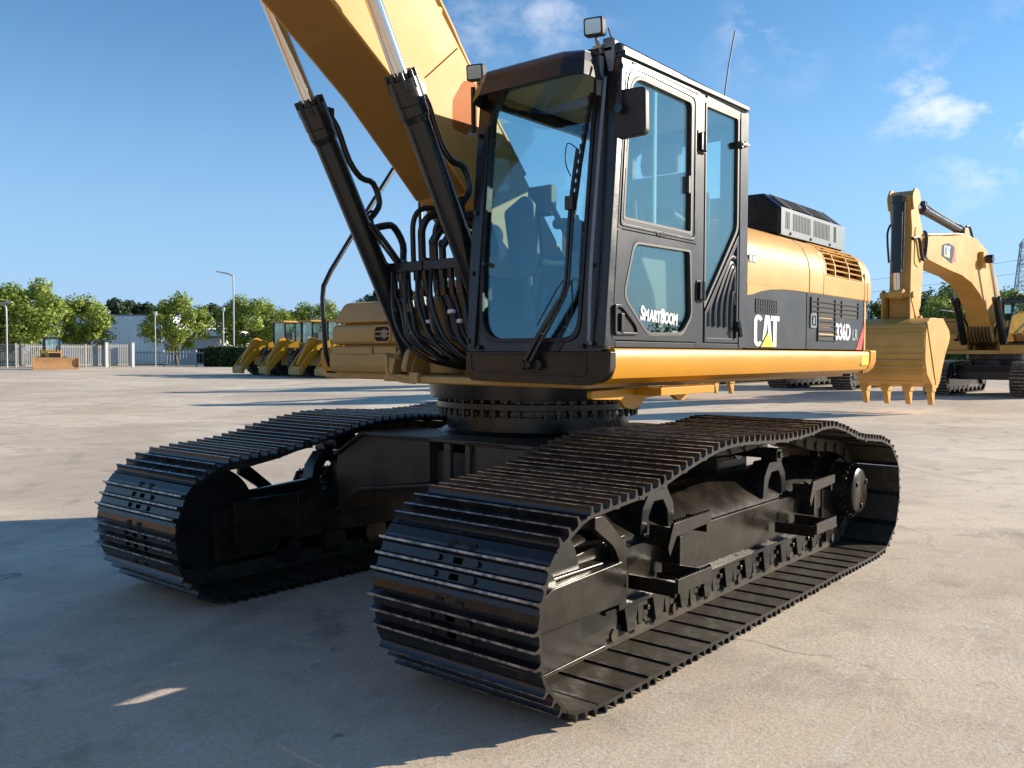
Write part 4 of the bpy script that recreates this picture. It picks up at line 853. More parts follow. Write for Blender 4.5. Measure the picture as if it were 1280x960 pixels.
for sg in (1, -1):
    y = .40*sg
    g = MB(); P = lambda t, dx=0, dy=0: foot+axd*t+Vector((0, y+dy, 0))+nrm_*dx
    g.cyl(P(.0), P(1.66), .072, n=28).cyl(P(1.64), P(1.70), .084, n=28).cyl(P(1.70), P(1.84), .088, n=28).cyl(P(1.84), P(1.865), .07, n=28).cyl(P(1.60), P(1.64), .072, .084, n=28)
    g.cyl(foot+Vector((0, y-.06, 0)), foot+Vector((0, y+.06, 0)), .10, n=24)
    for k in range(8): t = 6.28*k/8; c = P(1.78)+.078*(math.cos(t)*nrm_+math.sin(t)*Vector((0, 1, 0))); g.cyl(c, c+axd*.10, .015, n=6)
    bc = g.build('boom_cylinder', BLK, EX, bevel=.004)
    MB().cyl(P(1.83), topp+Vector((0, y, 0)), .045, n=32).build('piston_rod', CHR, bc)
    MB().cyl(topp+Vector((0, y-.06, 0)), topp+Vector((0, y+.06, 0)), .10, n=24).build('rod_eye', YEL, bc)
    # port block, feed pipe down the barrel and straps
    q = MB(); pb = P(1.76, -.0, 0)
    side = nrm_*.10
    q.box(*(lambda c: (c.x-.03, c.x+.03, c.y-.03, c.y+.03, c.z-.03, c.z+.03))(P(1.76)+side))
    q.tube([P(1.76)+side, P(1.66)+nrm_*.13, P(1.45)+nrm_*.12, P(1.32)+nrm_*.16, P(1.25)+nrm_*.24, P(1.12)+nrm_*.23, P(1.07)+nrm_*.14, P(1.06)+nrm_*.06], .020, 10)
    q.tube([P(1.0)+nrm_*.07, P(.97)+nrm_*.2, P(.93)+nrm_*.27, P(.80)+nrm_*.29, P(.70)+nrm_*.24, Vector((1.28, y*.55, 2.16))], .024, 10)
    q.tube([P(1.08)+nrm_*.06, P(1.10)+nrm_*.14, P(1.0)+nrm_*.10, P(.78)+nrm_*.02+Vector((0, -sg*.08, 0)), P(.7)+nrm_*.1+Vector((0, -sg*.1, 0))], .009, 6)
    q.tube([P(1.05)+nrm_*.05+Vector((0, -sg*.05, 0)), P(.9)+nrm_*.08+Vector((0, -sg*.08, 0)), P(.72)+nrm_*.12+Vector((0, -sg*.1, 0))], .016, 8)
    q.tube([P(1.05)-nrm_*.0+Vector((0, -sg*.08, 0)), P(.9)+nrm_*.03+Vector((0, -sg*.1, 0)), P(.72)+nrm_*.06+Vector((0, -sg*.14, 0))], .010, 8)
    q.build('cylinder_pipe', HOS, bc)
MB().cyl(topp+Vector((0, -.46, 0)), topp+Vector((0, .46, 0)), .055, n=20).build('boom_pin', STL, boo)
# hose clamp bar and the hose bundle
cbx = MB().box(1.27, 1.33, -.39, -.04, 2.115, 2.18).box(1.27, 1.33, -.02, .30, 2.115, 2.18).box(1.26, 1.32, -.04, -.02, 2.10, 2.20).box(1.17, 1.27, .28, .36, 2.10, 2.19).box(1.25, 1.34, -.50, -.45, 2.10, 2.18)
cbo = cbx.build('hose_clamp_bar', BLK, EX, bevel=.004)
hs_ = MB(); ft = MB(); wb = MB()
rnd = random.Random(3)
for k in range(9):
    y = -.34+k*.077; r = (.021, .024, .017, .024, .021)[k % 5]; x = 1.30+rnd.uniform(-.015, .015); j = rnd.uniform(-.03, .03)
    q1, q2 = rnd.uniform(-.025, .025), rnd.uniform(-.03, .03); zl = 1.47+rnd.uniform(0, .10)
    hs_.tube([(x, y, 2.16), (x-.01, y+.012, 2.0), (x-.03+q1, y+.045+q2, 1.86), (x-.02+q1, y+.10+q2, 1.71), (x-.06+q2, y+.18+q1, zl+.11), (x-.16, y+.27, zl+.03), (x-.40, y+.33, zl), (x-.65, y+.2, zl+.02)], r*.92, 10, smooth=4)
    ft.cyl((x, y, 2.115), (x-.004, y, 2.06), r*1.35, n=8); ft.cyl((x-.004, y+.003, 2.06), (x-.008, y+.006, 1.98), r*1.15, n=12); ft.cyl((x-.01, y+.01, 1.995), (x-.012, y+.014, 1.955), r*1.4, n=6)
    if k in (2, 4, 6, 7): z = 1.86-.06*(k % 3); wb.cyl((x-.02, y+.037+j, z), (x-.018, y+.040+j, z-.022), r*1.15, n=12)
for k in range(4):       # a second, slacker layer crossing in front
    y = -.30+k*.12; q = rnd.uniform(-.03, .03)
    hs_.tube([(1.34, y, 2.12), (1.37+q, y+.03, 1.95), (1.39, y+.10+q, 1.78), (1.38, y+.20, 1.64+q), (1.28, y+.30, 1.54), (1.05, y+.34, 1.50)], .013, 8, smooth=4)
# arcs up and over to the boom
for k, (y, zt, r) in enumerate(((-.14, 2.52, .018), (-.06, 2.47, .026), (.06, 2.46, .018), (.04, 2.38, .028), (.12, 2.34, .024))):
    hs_.tube([(1.30, y, 2.17), (1.31, y+.005, 2.28), (1.32, y+.02, zt-.08), (1.27, y+.06, zt), (1.12, y+.12, zt-.01), (1.0, y+.14, zt-.08)], r, 10, smooth=4)
hs_.build('hydraulic_hoses', HOS, EX); ft.build('hose_fittings', BLK, EX); wb.build('hose_bands', WHI, EX)
MB().tube([(1.30, -.28, 1.56), (1.40, -.30, 1.58), (1.46, -.22, 1.56), (1.47, -.20, 1.46), (1.46, -.10, 1.42), (1.44, .02, 1.41)], .013, 8, smooth=4).box(1.45, 1.475, -.0, .07, 1.405, 1.47).build('front_tube', YDK, EX)

# stick and bucket beyond the top of the picture (same machine, out of the frame)
def stick_and_bucket(parent, tip, s=1.0, yo=0.035, width=.36, mt=YEL, bw=1.5):
    x, z = tip
    P = lambda a, b: (x+a*s, z+b*s)
    g = MB().prism(rp([P(-.30, .95), P(.02, 1.10), P(.22, .85), P(.30, .0), P(.30, -2.25), P(.18, -2.42), P(-.05, -2.30), P(-.30, -.25), P(-.42, .1)], .08*s), 'xz', yo-width/2*s, yo+width/2*s)
    so = g.build('stick', mt, parent, bevel=.02)
    g = MB().cyl((P(.42, .72)[0], yo, P(.42, .72)[1]), (P(.48, -1.0)[0], yo, P(.48, -1.0)[1]), .10*s, n=20).cyl((P(.48, -1.0)[0], yo, P(.48, -1.0)[1]), (P(.44, -1.65)[0], yo, P(.44, -1.65)[1]), .055*s, n=16, m=1)
    g.build('bucket_cylinder', [BLK, CHR], so)
    return so
stick_and_bucket(EX, (6.15, 4.72))
MB().cyl((3.6, .035, 5.30), (5.1, .035, 5.55), .10, n=20).cyl((5.1, .035, 5.55), (5.95, .035, 5.66), .055, n=16, m=1).build('stick_cylinder', [BLK, CHR], EX)
bk = MB()
bprof = [(6.2, 2.40), (6.75, 2.42), (6.95, 2.1), (6.95, 1.6), (6.75, 1.15), (6.3, .95), (5.95, 1.0)]
bk.prism(bprof, 'xz', -.70, -.66); bk.prism(bprof, 'xz', .73, .77)
for a, b in zip(bprof, bprof[1:]): bk.bar((a[0], .035, a[1]), (b[0], .035, b[1]), 1.40, .04, up=(-(b[1]-a[1]), 0, b[0]-a[0]))
for k in range(5): y = -.6+k*.32; bk.prism([(5.95, .97), (5.95, 1.04), (5.72, 1.02)], 'xz', y-.05, y+.05)
bk.build('bucket', YEL, EX)

# ============================================================ BACKGROUND
def bear(u, d):     # a point at ground distance d from the photographer, in the direction of bearing u (degrees)
    return CAM.x+d*math.cos(R(u)), CAM.y+d*math.sin(R(u))
def ub(px): return 219.46+math.degrees(math.atan((640-px)/1097.08))

# ---- parked excavators on the right
def simple_track(parent, yc, w, L0, L1, h, zb=0.0):
    r = h/2; P = []
    ctr = [(L1-r, zb+r), (L0+r, zb+r)]
    path = []
    for k in range(11): a = R(90-180*k/10); path.append((L1-r+r*math.cos(a), zb+r+r*math.sin(a)))
    n = 14
    for k in range(1, n): path.append((L1-r-(L1-L0-2*r)*k/n, zb))
    for k in range(11): a = R(-90-180*k/10); path.append((L0+r+r*math.cos(a), zb+r+r*math.sin(a)))
    for k in range(1, n): path.append((L0+r+(L1-L0-2*r)*k/n, zb+h+.03*math.sin(math.pi*k/n)))
    inner = [(x+(.06 if x < L0+r else (-.06 if x > L1-r else 0)), z+(.06 if z < zb+r else -.06)) for x, z in path]
    t = MB().ring(path, inner, 'xz', yc-w/2, yc+w/2)
    # grouser bars
    per = [Vector(p) for p in path]; Ls = 0; nx = 0
    for i in range(len(per)):
        a, b = per[i], per[(i+1) % len(per)]; L = (b-a).length; d = (b-a)/L; nn = Vector((-d.y, d.x))
        if nn.dot(a-Vector(((L0+L1)/2, zb+r))) < 0: nn = -nn
        while nx < Ls+L:
            c = a+d*(nx-Ls); q = [c-d*.018, c+d*.018, c+d*.012+nn*.05, c-d*.012+nn*.05]; t.prism([(p.x, p.y) for p in q], 'xz', yc-w/2, yc+w/2, 1); nx += .13
        Ls += L
    to = t.build('track', [SHI, TIP], parent)
    s_ = 1 if yc > 0 else -1
    g = MB().prism(rp([(L0+.35, zb+.22), (L0+.45, zb+h*.55), (L1-.75, zb+h*.62), (L1-.3, zb+h*.5), (L1-.35, zb+.2)], .08), 'xz', yc-w*.42, yc+w*.42)
    for k in range(8): x = L0+.75+k*(L1-L0-1.5)/7; g.cyl((x, yc-w*.44, zb+.22), (x, yc+w*.44, zb+.22), .12, n=14)
    for x in (L0+.9, L1-1.3): g.prism([(x, zb+h*.5), (x+.08, zb+h*.93), (x+.36, zb+h*.93), (x+.44, zb+h*.5), (x+.34, zb+h*.5), (x+.28, zb+h*.8), (x+.16, zb+h*.8), (x+.10, zb+h*.5)], 'xz', yc-w*.3, yc+w*.44)
    g.build('track_frame', TRK, to, bevel=.01)
    MB().cyl((L1-r, yc-w*.35, zb+r), (L1-r, yc+w*.4, zb+r), r*.72, n=28).cyl((L1-r, yc-w*.4, zb+r), (L1-r, yc+w*.46, zb+r), r*.3, n=20).build('idler_wheel', BLK, to)
    MB().cyl((L0+r, yc-w*.2, zb+r), (L0+r, yc+w*.3, zb+r), r*.8, n=28).cyl((L0+r, yc-w*.2, zb+r), (L0+r, yc+w*.55, zb+r), r*.48, n=28).build('drive_sprocket', BLK, to)
    return to
def far_excavator():
    # local axes: x forward, y left; origin on the ground below the slew ring.  Sizes of a 50-tonne class machine.
    E_ = empty('excavator', (0, 0, 0))
    simple_track(E_, 1.36, .78, -3.2, 2.75, 1.28); simple_track(E_, -1.36, .78, -3.2, 2.75, 1.28)
    b = MB().box(-1.3, 1.5, -.98, .98, .62, 1.18); b.prism([(1.0, .7), (1.5, .9), (1.5, 1.15), (1.0, 1.18)], 'xz', -1.0, 1.0); b.cyl((0, 0, 1.1), (0, 0, 1.38), .85, n=40); b.cyl((0, 0, 1.38), (0, 0, 1.62), .95, n=40); b.build('car_body', BLK, E_, bevel=.02)
    u = MB().box(-3.0, 1.7, -1.5, 1.55, 1.60, 1.75); u.prism(rp([(-.3, 1.75), (0, 2.9), (.5, 2.9), (1.2, 2.1), (1.5, 1.75)], .1), 'xz', -.45, -.38).prism(rp([(-.3, 1.75), (0, 2.9), (.5, 2.9), (1.2, 2.1), (1.5, 1.75)], .1), 'xz', .30, .37); u.build('upper_frame', YDK, E_, bevel=.015)
    tbx = MB().prism(rp([(1.75, 1.74), (1.80, 1.80), (1.80, 2.32), (1.72, 2.40), (-.1, 2.40), (-.1, 1.74)], .04), 'xz', -1.62, -.55).build('tool_box', YEL, E_, bevel=.02, seg=3)
    for y in (-1.35, -.85): MB().box(1.79, 1.815, y-.03, y+.03, 2.2, 2.34).build('latch', BLK, tbx)
    MB().box(1.799, 1.81, -.98, -.80, 2.10, 2.2).build('sticker', DRK, tbx)
    MB().box(.0, 1.15, -1.58, -.7, 2.40, 3.0).build('fuel_tank', YDK, E_, bevel=.03, seg=3)
    hr_ = MB()
    for x, y in ((1.7, -1.6), (1.7, -.75), (.9, -1.6)): hr_.tube([(x, y, 2.35), (x, y, 3.35)], .02, 6)
    hr_.tube([(1.7, -.75, 3.35), (1.7, -1.6, 3.35), (.9, -1.6, 3.35), (-1.6, -1.6, 3.35)], .02, 6, smooth=1).tube([(1.7, -.75, 2.85), (1.7, -1.6, 2.85), (-1.6, -1.6, 2.85)], .018, 6, smooth=1); hr_.build('handrail', BLK, E_)
    MB().prism(rp([(-3.5, 1.72), (-3.8, 2.0), (-3.8, 2.8), (-3.6, 2.95), (-2.6, 2.95), (-2.6, 1.72)], .12), 'xz', -1.6, 1.6).build('counterweight', YEL, E_, bevel=.06, seg=3)
    h = MB().prism(rp([(-1.6, 1.75), (-1.6, 2.7), (-1.3, 2.95), (1.3, 2.95), (1.6, 2.7), (1.6, 1.75)], .1), 'yz', -2.6, -.4).build('engine_hood', YEL, E_, bevel=.03)
    MB().box(-2.5, -1.1, .5, 1.35, 2.95, 3.25).build('air_precleaner_box', BLK, h, bevel=.05)
    MB().box(-2.58, -.42, 1.598, 1.606, 1.8, 2.3).build('side_door', GRY, h)
    MB().prism(rp([(.0, 1.60), (0, 1.95), (1.85, 1.95), (1.85, 1.60)], .05), 'xz', .48, 1.62).build('cab_base', YEL, E_, bevel=.02)
    c = MB(); zt, zb = 3.62, 1.95
    for (x, y) in ((1.78, .55), (1.78, 1.52), (.1, .55), (.1, 1.52), (.85, 1.54)): c.box(x-.05, x+.05, y-.05, y+.05, zb, zt)
    c.box(.03, 1.85, .48, 1.60, zt-.1, zt+.04).box(.05, 1.83, .5, 1.58, zb, zb+.06).box(.05, .95, 1.50, 1.575, zb+.05, 2.5).box(.95, 1.80, 1.50, 1.575, zb+.05, 2.3).box(.02, .09, .5, 1.58, zb, 2.6)
    co = c.build('cab', BLK, E_, bevel=.01)
    MB().box(1.79, 1.80, .6, 1.48, zb+.12, zt-.1).build('windscreen', GLS, co); MB().box(.15, 1.72, 1.53, 1.54, 2.32, zt-.1).build('side_window', GLS, co); MB().box(.15, 1.72, .53, .54, 2.2, zt-.1).build('right_window', GLS, co)
    MB().box(.5, 1.0, .8, 1.2, 2.1, 2.4).box(.4, .55, .8, 1.2, 2.35, 3.1).build('operator_seat', SEA, co, bevel=.04)
    MB().prism([(1.8, zt), (2.15, zt-.08), (2.15, zt-.13), (1.8, zt-.04)], 'xz', .5, 1.55).build('sun_visor', SMK, co)
    MB().box(1.9, 1.95, 1.62, 1.85, 2.9, 3.25).build('wing_mirror', RUB, co)
    # boom: side plates and profile read off the real one
    BB = [(10.15, 4.55), (9.8, 4.42), (9.0, 4.36), (7.6, 4.28), (6.2, 4.22), (5.0, 4.05), (3.9, 3.72), (3.0, 3.2), (2.35, 2.6), (1.9, 2.05), (1.1, 2.1), (.45, 2.2)]
    BTp = [(.0, 2.35), (-.1, 2.65), (.1, 2.9), (1.0, 3.85), (2.0, 4.75), (3.1, 5.35), (4.4, 5.62), (6.0, 5.58), (8.0, 5.33), (9.55, 5.16), (10.1, 5.06), (10.3, 4.8)]
    bo_ = MB().prism([p for p in BB[::-1]][::1]+[p for p in BTp[::-1]], 'xz', -.38, .30).build('boom', YEL, E_, bevel=.01)
    bo_pt = MB()
    for y in (-.28, -.16, -.04, .1): bo_pt.tube([(9.6, y, 5.22), (8.0, y, 5.39), (6.0, y, 5.64), (4.4, y, 5.69), (3.1, y, 5.42)], .035, 6)
    bo_pt.build('boom_pipes', YDK, bo_)
    MB().prism(rp([(8.55, 4.66), (8.50, 5.0), (7.9, 5.12), (7.2, 5.08), (7.0, 4.62), (7.5, 4.5)], .08), 'xz', .298, .306).build('decal', GRY, bo_)
    MB().prism([(7.0, 4.62), (7.5, 4.5), (7.3, 4.78), (7.18, 5.05)], 'xz', .3065, .310).build('decal_flash', RED, bo_)
    cat_logo(8.28, 4.66, .62, .36, .309, bo_)
    bo_.matrix_local = Matrix.Identity(4)
    ax0 = Vector((1.75, 0, 2.0)); ax1 = Vector((4.9, 0, 5.0)); ax1 = Vector((3.95, 0, 4.95))
    d = (ax1-ax0).normalized()
    for sg in (1, -1):
        yy = Vector((0, -.04+sg*.62, 0)); bc = MB().cyl(ax0+yy, ax0+yy+d*1.95, .115, n=20).cyl(ax0+yy+d*1.8, ax0+yy+d*2.05, .14, n=20).build('boom_cylinder', BLK, E_, bevel=.01)
        MB().cyl(ax0+yy+d*2.0, ax1+yy, .065, n=20).build('piston_rod', CHR, bc); MB().cyl(ax1+Vector((0, yy.y-.1, 0)), ax1+Vector((0, yy.y+.1, 0)), .15, n=20).build('rod_eye', BLK, bc)
        MB().tube([ax0+yy+d*1.9+Vector((-.12, 0, .05)), ax0+yy+d*1.3+Vector((-.3, -.05*sg, 0)), ax0+yy+d*.8+Vector((-.25, -.2*sg, -.05)), ax0+yy+d*.3+Vector((-.3, -.3*sg, 0))], .035, 8).build('cylinder_hose', HOS, bc)
    MB().cyl((ax1.x, -.66, ax1.z), (ax1.x, .58, ax1.z), .10, n=16).box(ax1.x-.22, ax1.x+.28, .29, .45, ax1.z-.3, ax1.z+.25).build('pin_boss', YEL, bo_, bevel=.02)
    for k in range(6): y = -.3+k*.11; MB().tube([(1.5, y, 1.9), (2.05, y, 2.1), (2.35, y, 2.5), (2.3, y, 2.95), (1.9+.1*k, y, 3.0)], .035, 6).build('hydraulic_hose', HOS, E_)
    sc_ = MB().cyl((5.1, -.04, 5.85), (9.2, -.04, 6.02), .125, n=20).cyl((9.1, -.04, 6.015), (9.4, -.04, 6.03), .15, n=20).box(9.05, 9.3, -.12, .04, 6.1, 6.28).tube([(9.1, -.04, 6.25), (8.2, -.04, 6.16), (6.0, -.04, 6.05), (5.0, -.04, 6.05), (4.5, -.04, 5.85)], .04, 6).build('stick_cylinder', BLK, E_, bevel=.01)
    MB().cyl((9.35, -.04, 6.03), (10.85, -.04, 6.10), .07, n=20).build('piston_rod', CHR, sc_)
    MB().prism([(5.4, 5.45), (5.25, 5.95), (4.9, 5.95), (4.5, 5.5)], 'xz', -.22, .14).build('cylinder_bracket', YEL, bo_, bevel=.02)
    MB().tube([(5.0, .1, 6.0), (4.6, .1, 6.05), (4.2, .1, 5.7), (4.1, .1, 5.3)], .04, 8).build('boom_hose', HOS, bo_)
    # stick hanging straight down
    sp_ = rp([(11.35, 6.12), (11.0, 6.32), (10.75, 6.22), (10.7, 5.95), (10.1, 5.1), (10.05, 4.4), (10.25, 3.0), (10.75, 2.55), (11.15, 2.6), (11.2, 3.2), (11.15, 5.2)], .06)
    st = MB().prism(sp_, 'xz', -.30, .24).build('stick', YEL, E_, bevel=.015)
    MB().prism(rp([(11.35, 6.1), (11.1, 6.38), (10.72, 6.32), (10.6, 6.0), (11.2, 5.7)], .12), 'xz', .25, .30).build('stick_ear', YEL, st, bevel=.01)
    MB().prism(rp([(11.35, 6.1), (11.1, 6.38), (10.72, 6.32), (10.6, 6.0), (11.2, 5.7)], .12), 'xz', -.36, -.31).build('stick_ear', YEL, st, bevel=.01)
    MB().prism(rp([(10.9, 5.3), (10.45, 5.25), (10.2, 4.6), (10.5, 4.1), (10.95, 4.2)], .15), 'xz', .24, .262).build('side_plate', YEL, st, bevel=.006)
    bcy = MB().cyl((11.45, -.03, 6.0), (11.5, -.03, 3.9), .14, n=20).cyl((11.45, -.03, 5.9), (11.45, -.03, 6.1), .17, n=20).tube([(11.5, .14, 5.9), (11.56, .14, 4.0)], .03, 6).tube([(11.5, -.2, 5.3), (11.62, -.24, 5.0), (11.58, -.2, 4.2)], .03, 6).build('bucket_cylinder', BLK, E_, bevel=.01)
    MB().cyl((11.5, -.03, 3.95), (11.42, -.03, 3.32), .08, n=16).build('piston_rod', CHR, bcy)
    MB().cyl((11.42, -.20, 3.30), (11.42, .14, 3.30), .15, n=18).build('rod_eye', YEL, bcy)
    MB().tube([(11.2, .28, 4.9), (10.8, .32, 4.95), (10.55, .32, 4.5), (10.35, .33, 4.35), (10.2, .33, 4.7), (10.15, .33, 5.1), (9.9, .2, 5.25)], .045, 8).build('stick_hose', HOS, st)
    lk_ = MB()
    for y0, y1 in ((-.42, -.34), (.28, .36)): lk_.prism(rp([(11.5, 3.15), (11.3, 3.4), (11.1, 3.3), (10.7, 2.62), (10.72, 2.45), (10.95, 2.5)], .07), 'xz', y0, y1); lk_.prism(rp([(11.55, 3.4), (11.3, 3.45), (11.15, 2.5), (11.5, 2.4)], .08), 'xz', y0+.02, y1-.02)
    lk_.cyl((11.4, -.46, 3.28), (11.4, .40, 3.28), .09, n=16).cyl((10.85, -.5, 2.6), (10.85, .44, 2.6), .1, n=16).build('bucket_linkage', YEL, E_, bevel=.01)
    # bucket, curled under with its teeth down
    bu = MB(); bp_ = [(10.05, 2.42), (10.4, 2.62), (11.3, 2.6), (11.85, 2.48), (11.98, 2.1), (11.98, 1.40), (11.80, 1.02), (11.3, .68), (10.85, .60), (10.62, .78), (10.38, 1.22), (10.12, 1.6), (9.80, 1.92), (9.70, 2.12), (9.80, 2.30)]
    shell = [(11.0, 2.62), (11.5, 2.60), (11.9, 2.42), (12.02, 2.0), (12.0, 1.5), (11.88, 1.1), (11.5, .78), (11.15, .64)]
    for y in (-.98, .80): bu.prism(bp_, 'xz', y, y+.06)
    ins = [(x-.05*(1 if x > 11.3 else .3), z-(.05 if z > 2.3 else -.02)) for x, z in shell]
    bu.prism(shell+ins[::-1], 'xz', -.96, .84)
    for k in range(9): z = 2.35-k*.19; x = 12.0-.25*max(0, (1.2-z)) if z < 1.2 else 12.01; bu.box(x-.02, x+.018, -.95, .83, z-.02, z+.015, 1)
    bu.prism([(11.95, 2.45), (11.05, .70), (10.96, .72), (11.8, 2.45)], 'xz', .858, .885)
    buo = bu.build('bucket', [YEL, YDK], E_, bevel=.012)
    for k in range(4): y = -.90+k*.555; MB().prism(rp([(11.32, .80), (11.26, .45), (11.12, .14), (11.02, .12), (10.96, .34), (10.94, .80)], .03, 3), 'xz', y-.065, y+.065).prism(rp([(11.36, .86), (11.32, .52), (10.98, .50), (10.92, .86)], .04, 3), 'xz', y-.10, y+.10).build('tooth', YEL, buo, bevel=.02)
    return E_
FE = far_excavator(); gx, gy = -30.6, -2.75
FE.location = (gx, gy, .155); FE.rotation_euler = (0, 0, R(-1.0)); FE.scale = (1, 1, .92)
tag(FE, 'yellow excavator at the right edge, its bucket hanging down in front of the green trees', 'excavator', 'excavators parked in a row')
for k, (x, y, l) in enumerate(((-32.9, -9.5, 'parked excavator hidden behind the engine hood, its tracks showing below the yellow skirt'), (-35.5, -16.2, 'farthest parked excavator, hidden behind the black cab, only a strip of track showing'))):
    c = copy_tree(FE); c.location = (x, y, gz(x, y)); c['label'] = l

# ---- wheel loaders
def wheel(parent, x, y, r=.82, w=.62):
    t = MB(); pr_ = [(.50*r, w/2), (.62*r, w*.47), (.93*r, w/2), (r, w*.40), (r, -w*.40), (.93*r, -w/2), (.62*r, -w*.47), (.5*r, -w/2)]; n = 32; vs = []
    for k in range(n):
        a = 6.28318*k/n; vs += [(x+q*math.cos(a), y+h, r+q*math.sin(a)) for q, h in pr_]
    m = len(pr_); t.add(vs, [(k*m+i, k*m+(i+1) % m, ((k+1) % n)*m+(i+1) % m, ((k+1) % n)*m+i) for k in range(n) for i in range(m)])
    for k in range(24):       # chevron lugs
        a = 6.28318*k/24
        for sg in (1, -1):
            q = []
            for da, hh in ((0, .02), (.10, .02), (.22, w*.49), (.12, w*.49)):
                q.append((a+da+(.13 if sg < 0 else 0), hh*sg))
            lo = [(x+r*.985*math.cos(A), y+H, r+r*.985*math.sin(A)) for A, H in q]; hi = [(x+r*1.035*math.cos(A), y+H, r+r*1.035*math.sin(A)) for A, H in q]; t.hexa(lo+hi, 1)
    to = t.build('tyre', [TYR, MUD], parent)
    s_ = 1 if y > 0 else -1
    MB().cyl((x, y-w*.3, r), (x, y+s_*w*.30, r), r*.52, n=24).cyl((x, y+s_*w*.25, r), (x, y+s_*w*.42, r), r*.25, n=20).build('rim', YEL, to)
def loader():
    W_ = empty('wheel_loader')
    for x in (1.6, -1.6):
        for y in (1.05, -1.05): wheel(W_, x, y)
    MB().prism(rp([(-2.9, .8), (-3.0, 1.9), (-2.7, 2.35), (-.9, 2.45), (-.6, 1.6), (-.6, .8)], .12), 'xz', -.75, .75).box(-.6, 2.2, -.55, .55, .65, 1.25).prism([(1.0, 1.2), (1.2, 2.0), (1.9, 2.0), (2.3, 1.2)], 'xz', -.5, .5).build('body', YEL, W_, bevel=.04)
    f = MB()
    for x in (1.6, -1.6):
        for s_ in (1, -1): f.prism(rp([(x-.85, 1.35), (x-.7, 1.72), (x+.7, 1.72), (x+.9, 1.35), (x+.85, 1.33), (x+.65, 1.66), (x-.65, 1.66), (x-.8, 1.33)], .03), 'xz', s_*1.05-.32, s_*1.05+.32)
    f.build('mudguards', BLK, W_)
    c = MB()
    for x in (-.75, .0, .72):
        for y in (-.72, .72): c.box(x-.05, x+.05, y-.05, y+.05, 1.75, 3.3)
    c.box(-.85, .85, -.8, .8, 1.45, 1.85)
    co = c.build('cab', BLK, W_, bevel=.02)
    MB().box(-.95, .92, -.85, .85, 3.3, 3.42).build('roof', YEL, co, bevel=.04)
    MB().box(-.7, .7, -.73, .73, 1.85, 3.3).build('windows', GLS, co)
    MB().box(-.3, .1, -.25, .25, 1.9, 2.7).build('operator_seat', SEA, co, bevel=.04)
    a = MB()
    for y in (-.52, .40): a.prism(rp([(1.35, 1.75), (1.5, 2.15), (2.2, 2.05), (3.0, 1.35), (3.7, .45), (3.55, .22), (3.35, .35), (2.6, 1.15), (1.9, 1.6)], .08), 'xz', y, y+.13)
    a.cyl((3.5, -.6, .38), (3.5, .6, .38), .09, n=12).cyl((2.6, -.5, 1.42), (2.6, .5, 1.42), .12, n=12); a.build('lift_arms', YSK, W_, bevel=.02)
    MB().prism(rp([(2.1, 1.9), (2.25, 2.35), (2.6, 2.25), (3.2, 1.2), (3.45, .7), (3.25, .65), (2.7, 1.4)], .1), 'xz', -.14, .14).cyl((1.0, 0, 1.9), (2.3, 0, 2.2), .10, n=12).build('tilt_linkage', YSK, W_, bevel=.03)
    MB().prism(rp([(3.4, .15), (3.38, .62), (3.5, .66), (3.66, .45), (3.64, .15)], .05), 'xz', -.55, .55).build('coupler', YDK, W_, bevel=.02)
    MB().tube([(-1.9, .3, 2.35), (-1.9, .3, 3.1), (-2.0, .3, 3.2)], .07, 8).build('exhaust', BLK, W_)
    return W_
LO = loader()
def place_loader(o, px, d, rz, label):
    x, y = bear(ub(px), d); o.location = (x, y, gz(x, y)); o.rotation_euler = (0, 0, R(rz+{362: 0, 397: -4, 431: 4, 468: -2}[px])); tag(o, label, 'wheel loader', 'wheel loaders parked in a row')
HEAD = 354
place_loader(LO, 362, 58, HEAD, 'yellow wheel loader nearest the hedge, leftmost of the parked row')
for px, d, l in ((397, 56, 'yellow wheel loader second from the hedge in the parked row'), (431, 54, 'yellow wheel loader third from the hedge, partly behind the black handrail and the tool box'), (468, 52, 'yellow wheel loader mostly hidden behind the brown-yellow tool box, feet showing beneath')):
    place_loader(copy_tree(LO), px, d, HEAD, l)
# machines and trees behind the photographer, mirrored in the cab glass
for k, (x, y, rz) in enumerate(((12.5, -8.2, 150), (16, -4.5, 160), (10.5, -12.5, 140))):
    c = copy_tree(LO); c.location = (x, y, gz(x, y)); c.rotation_euler = (0, 0, R(rz)); tag(c, ('middle', 'nearest the cab door', 'farthest left')[k]+' one of three yellow wheel loaders mirrored low in the windscreen', 'wheel loader', 'wheel loaders reflected in the glass')

c = copy_tree(FE); c.location = (18, -14.5, gz(18, -14.5)); c.rotation_euler = (0, 0, R(75)); tag(c, 'yellow excavator standing opposite the cab, mirrored in the windscreen', 'excavator', 'machines mirrored in the windscreen'); 
# ---- bulldozer
D_ = empty('bulldozer')
for sg in (1, -1):
    t = MB().ring(rp([(-2.0, .55), (-1.75, .0), (1.6, 0), (1.95, .4), (1.6, .85), (-.8, 1.25), (-1.7, 1.1)], .25, 6), rp([(-1.85, .55), (-1.68, .1), (1.52, .1), (1.8, .4), (1.52, .75), (-.8, 1.12), (-1.6, 1.0)], .2, 6), 'xz', sg*1.05-.3, sg*1.05+.3)
    t.prism([(-1.6, .15), (-1.4, .7), (1.2, .6), (1.5, .2)], 'xz', sg*1.05-.2, sg*1.05+.25); t.build('track', TRK, D_, bevel=.02)
MB().prism(rp([(-1.9, .8), (-1.8, 1.6), (-.2, 1.65), (1.7, 1.7), (1.85, 1.5), (1.85, .6), (-.5, .6)], .1), 'xz', -.62, .62).box(-2.2, -1.3, -.9, .9, 1.2, 1.9).build('body', YEL, D_, bevel=.05)
MB().box(1.845, 1.87, -.5, .5, .75, 1.6).build('radiator_grille', DRK, D_)
c = MB()
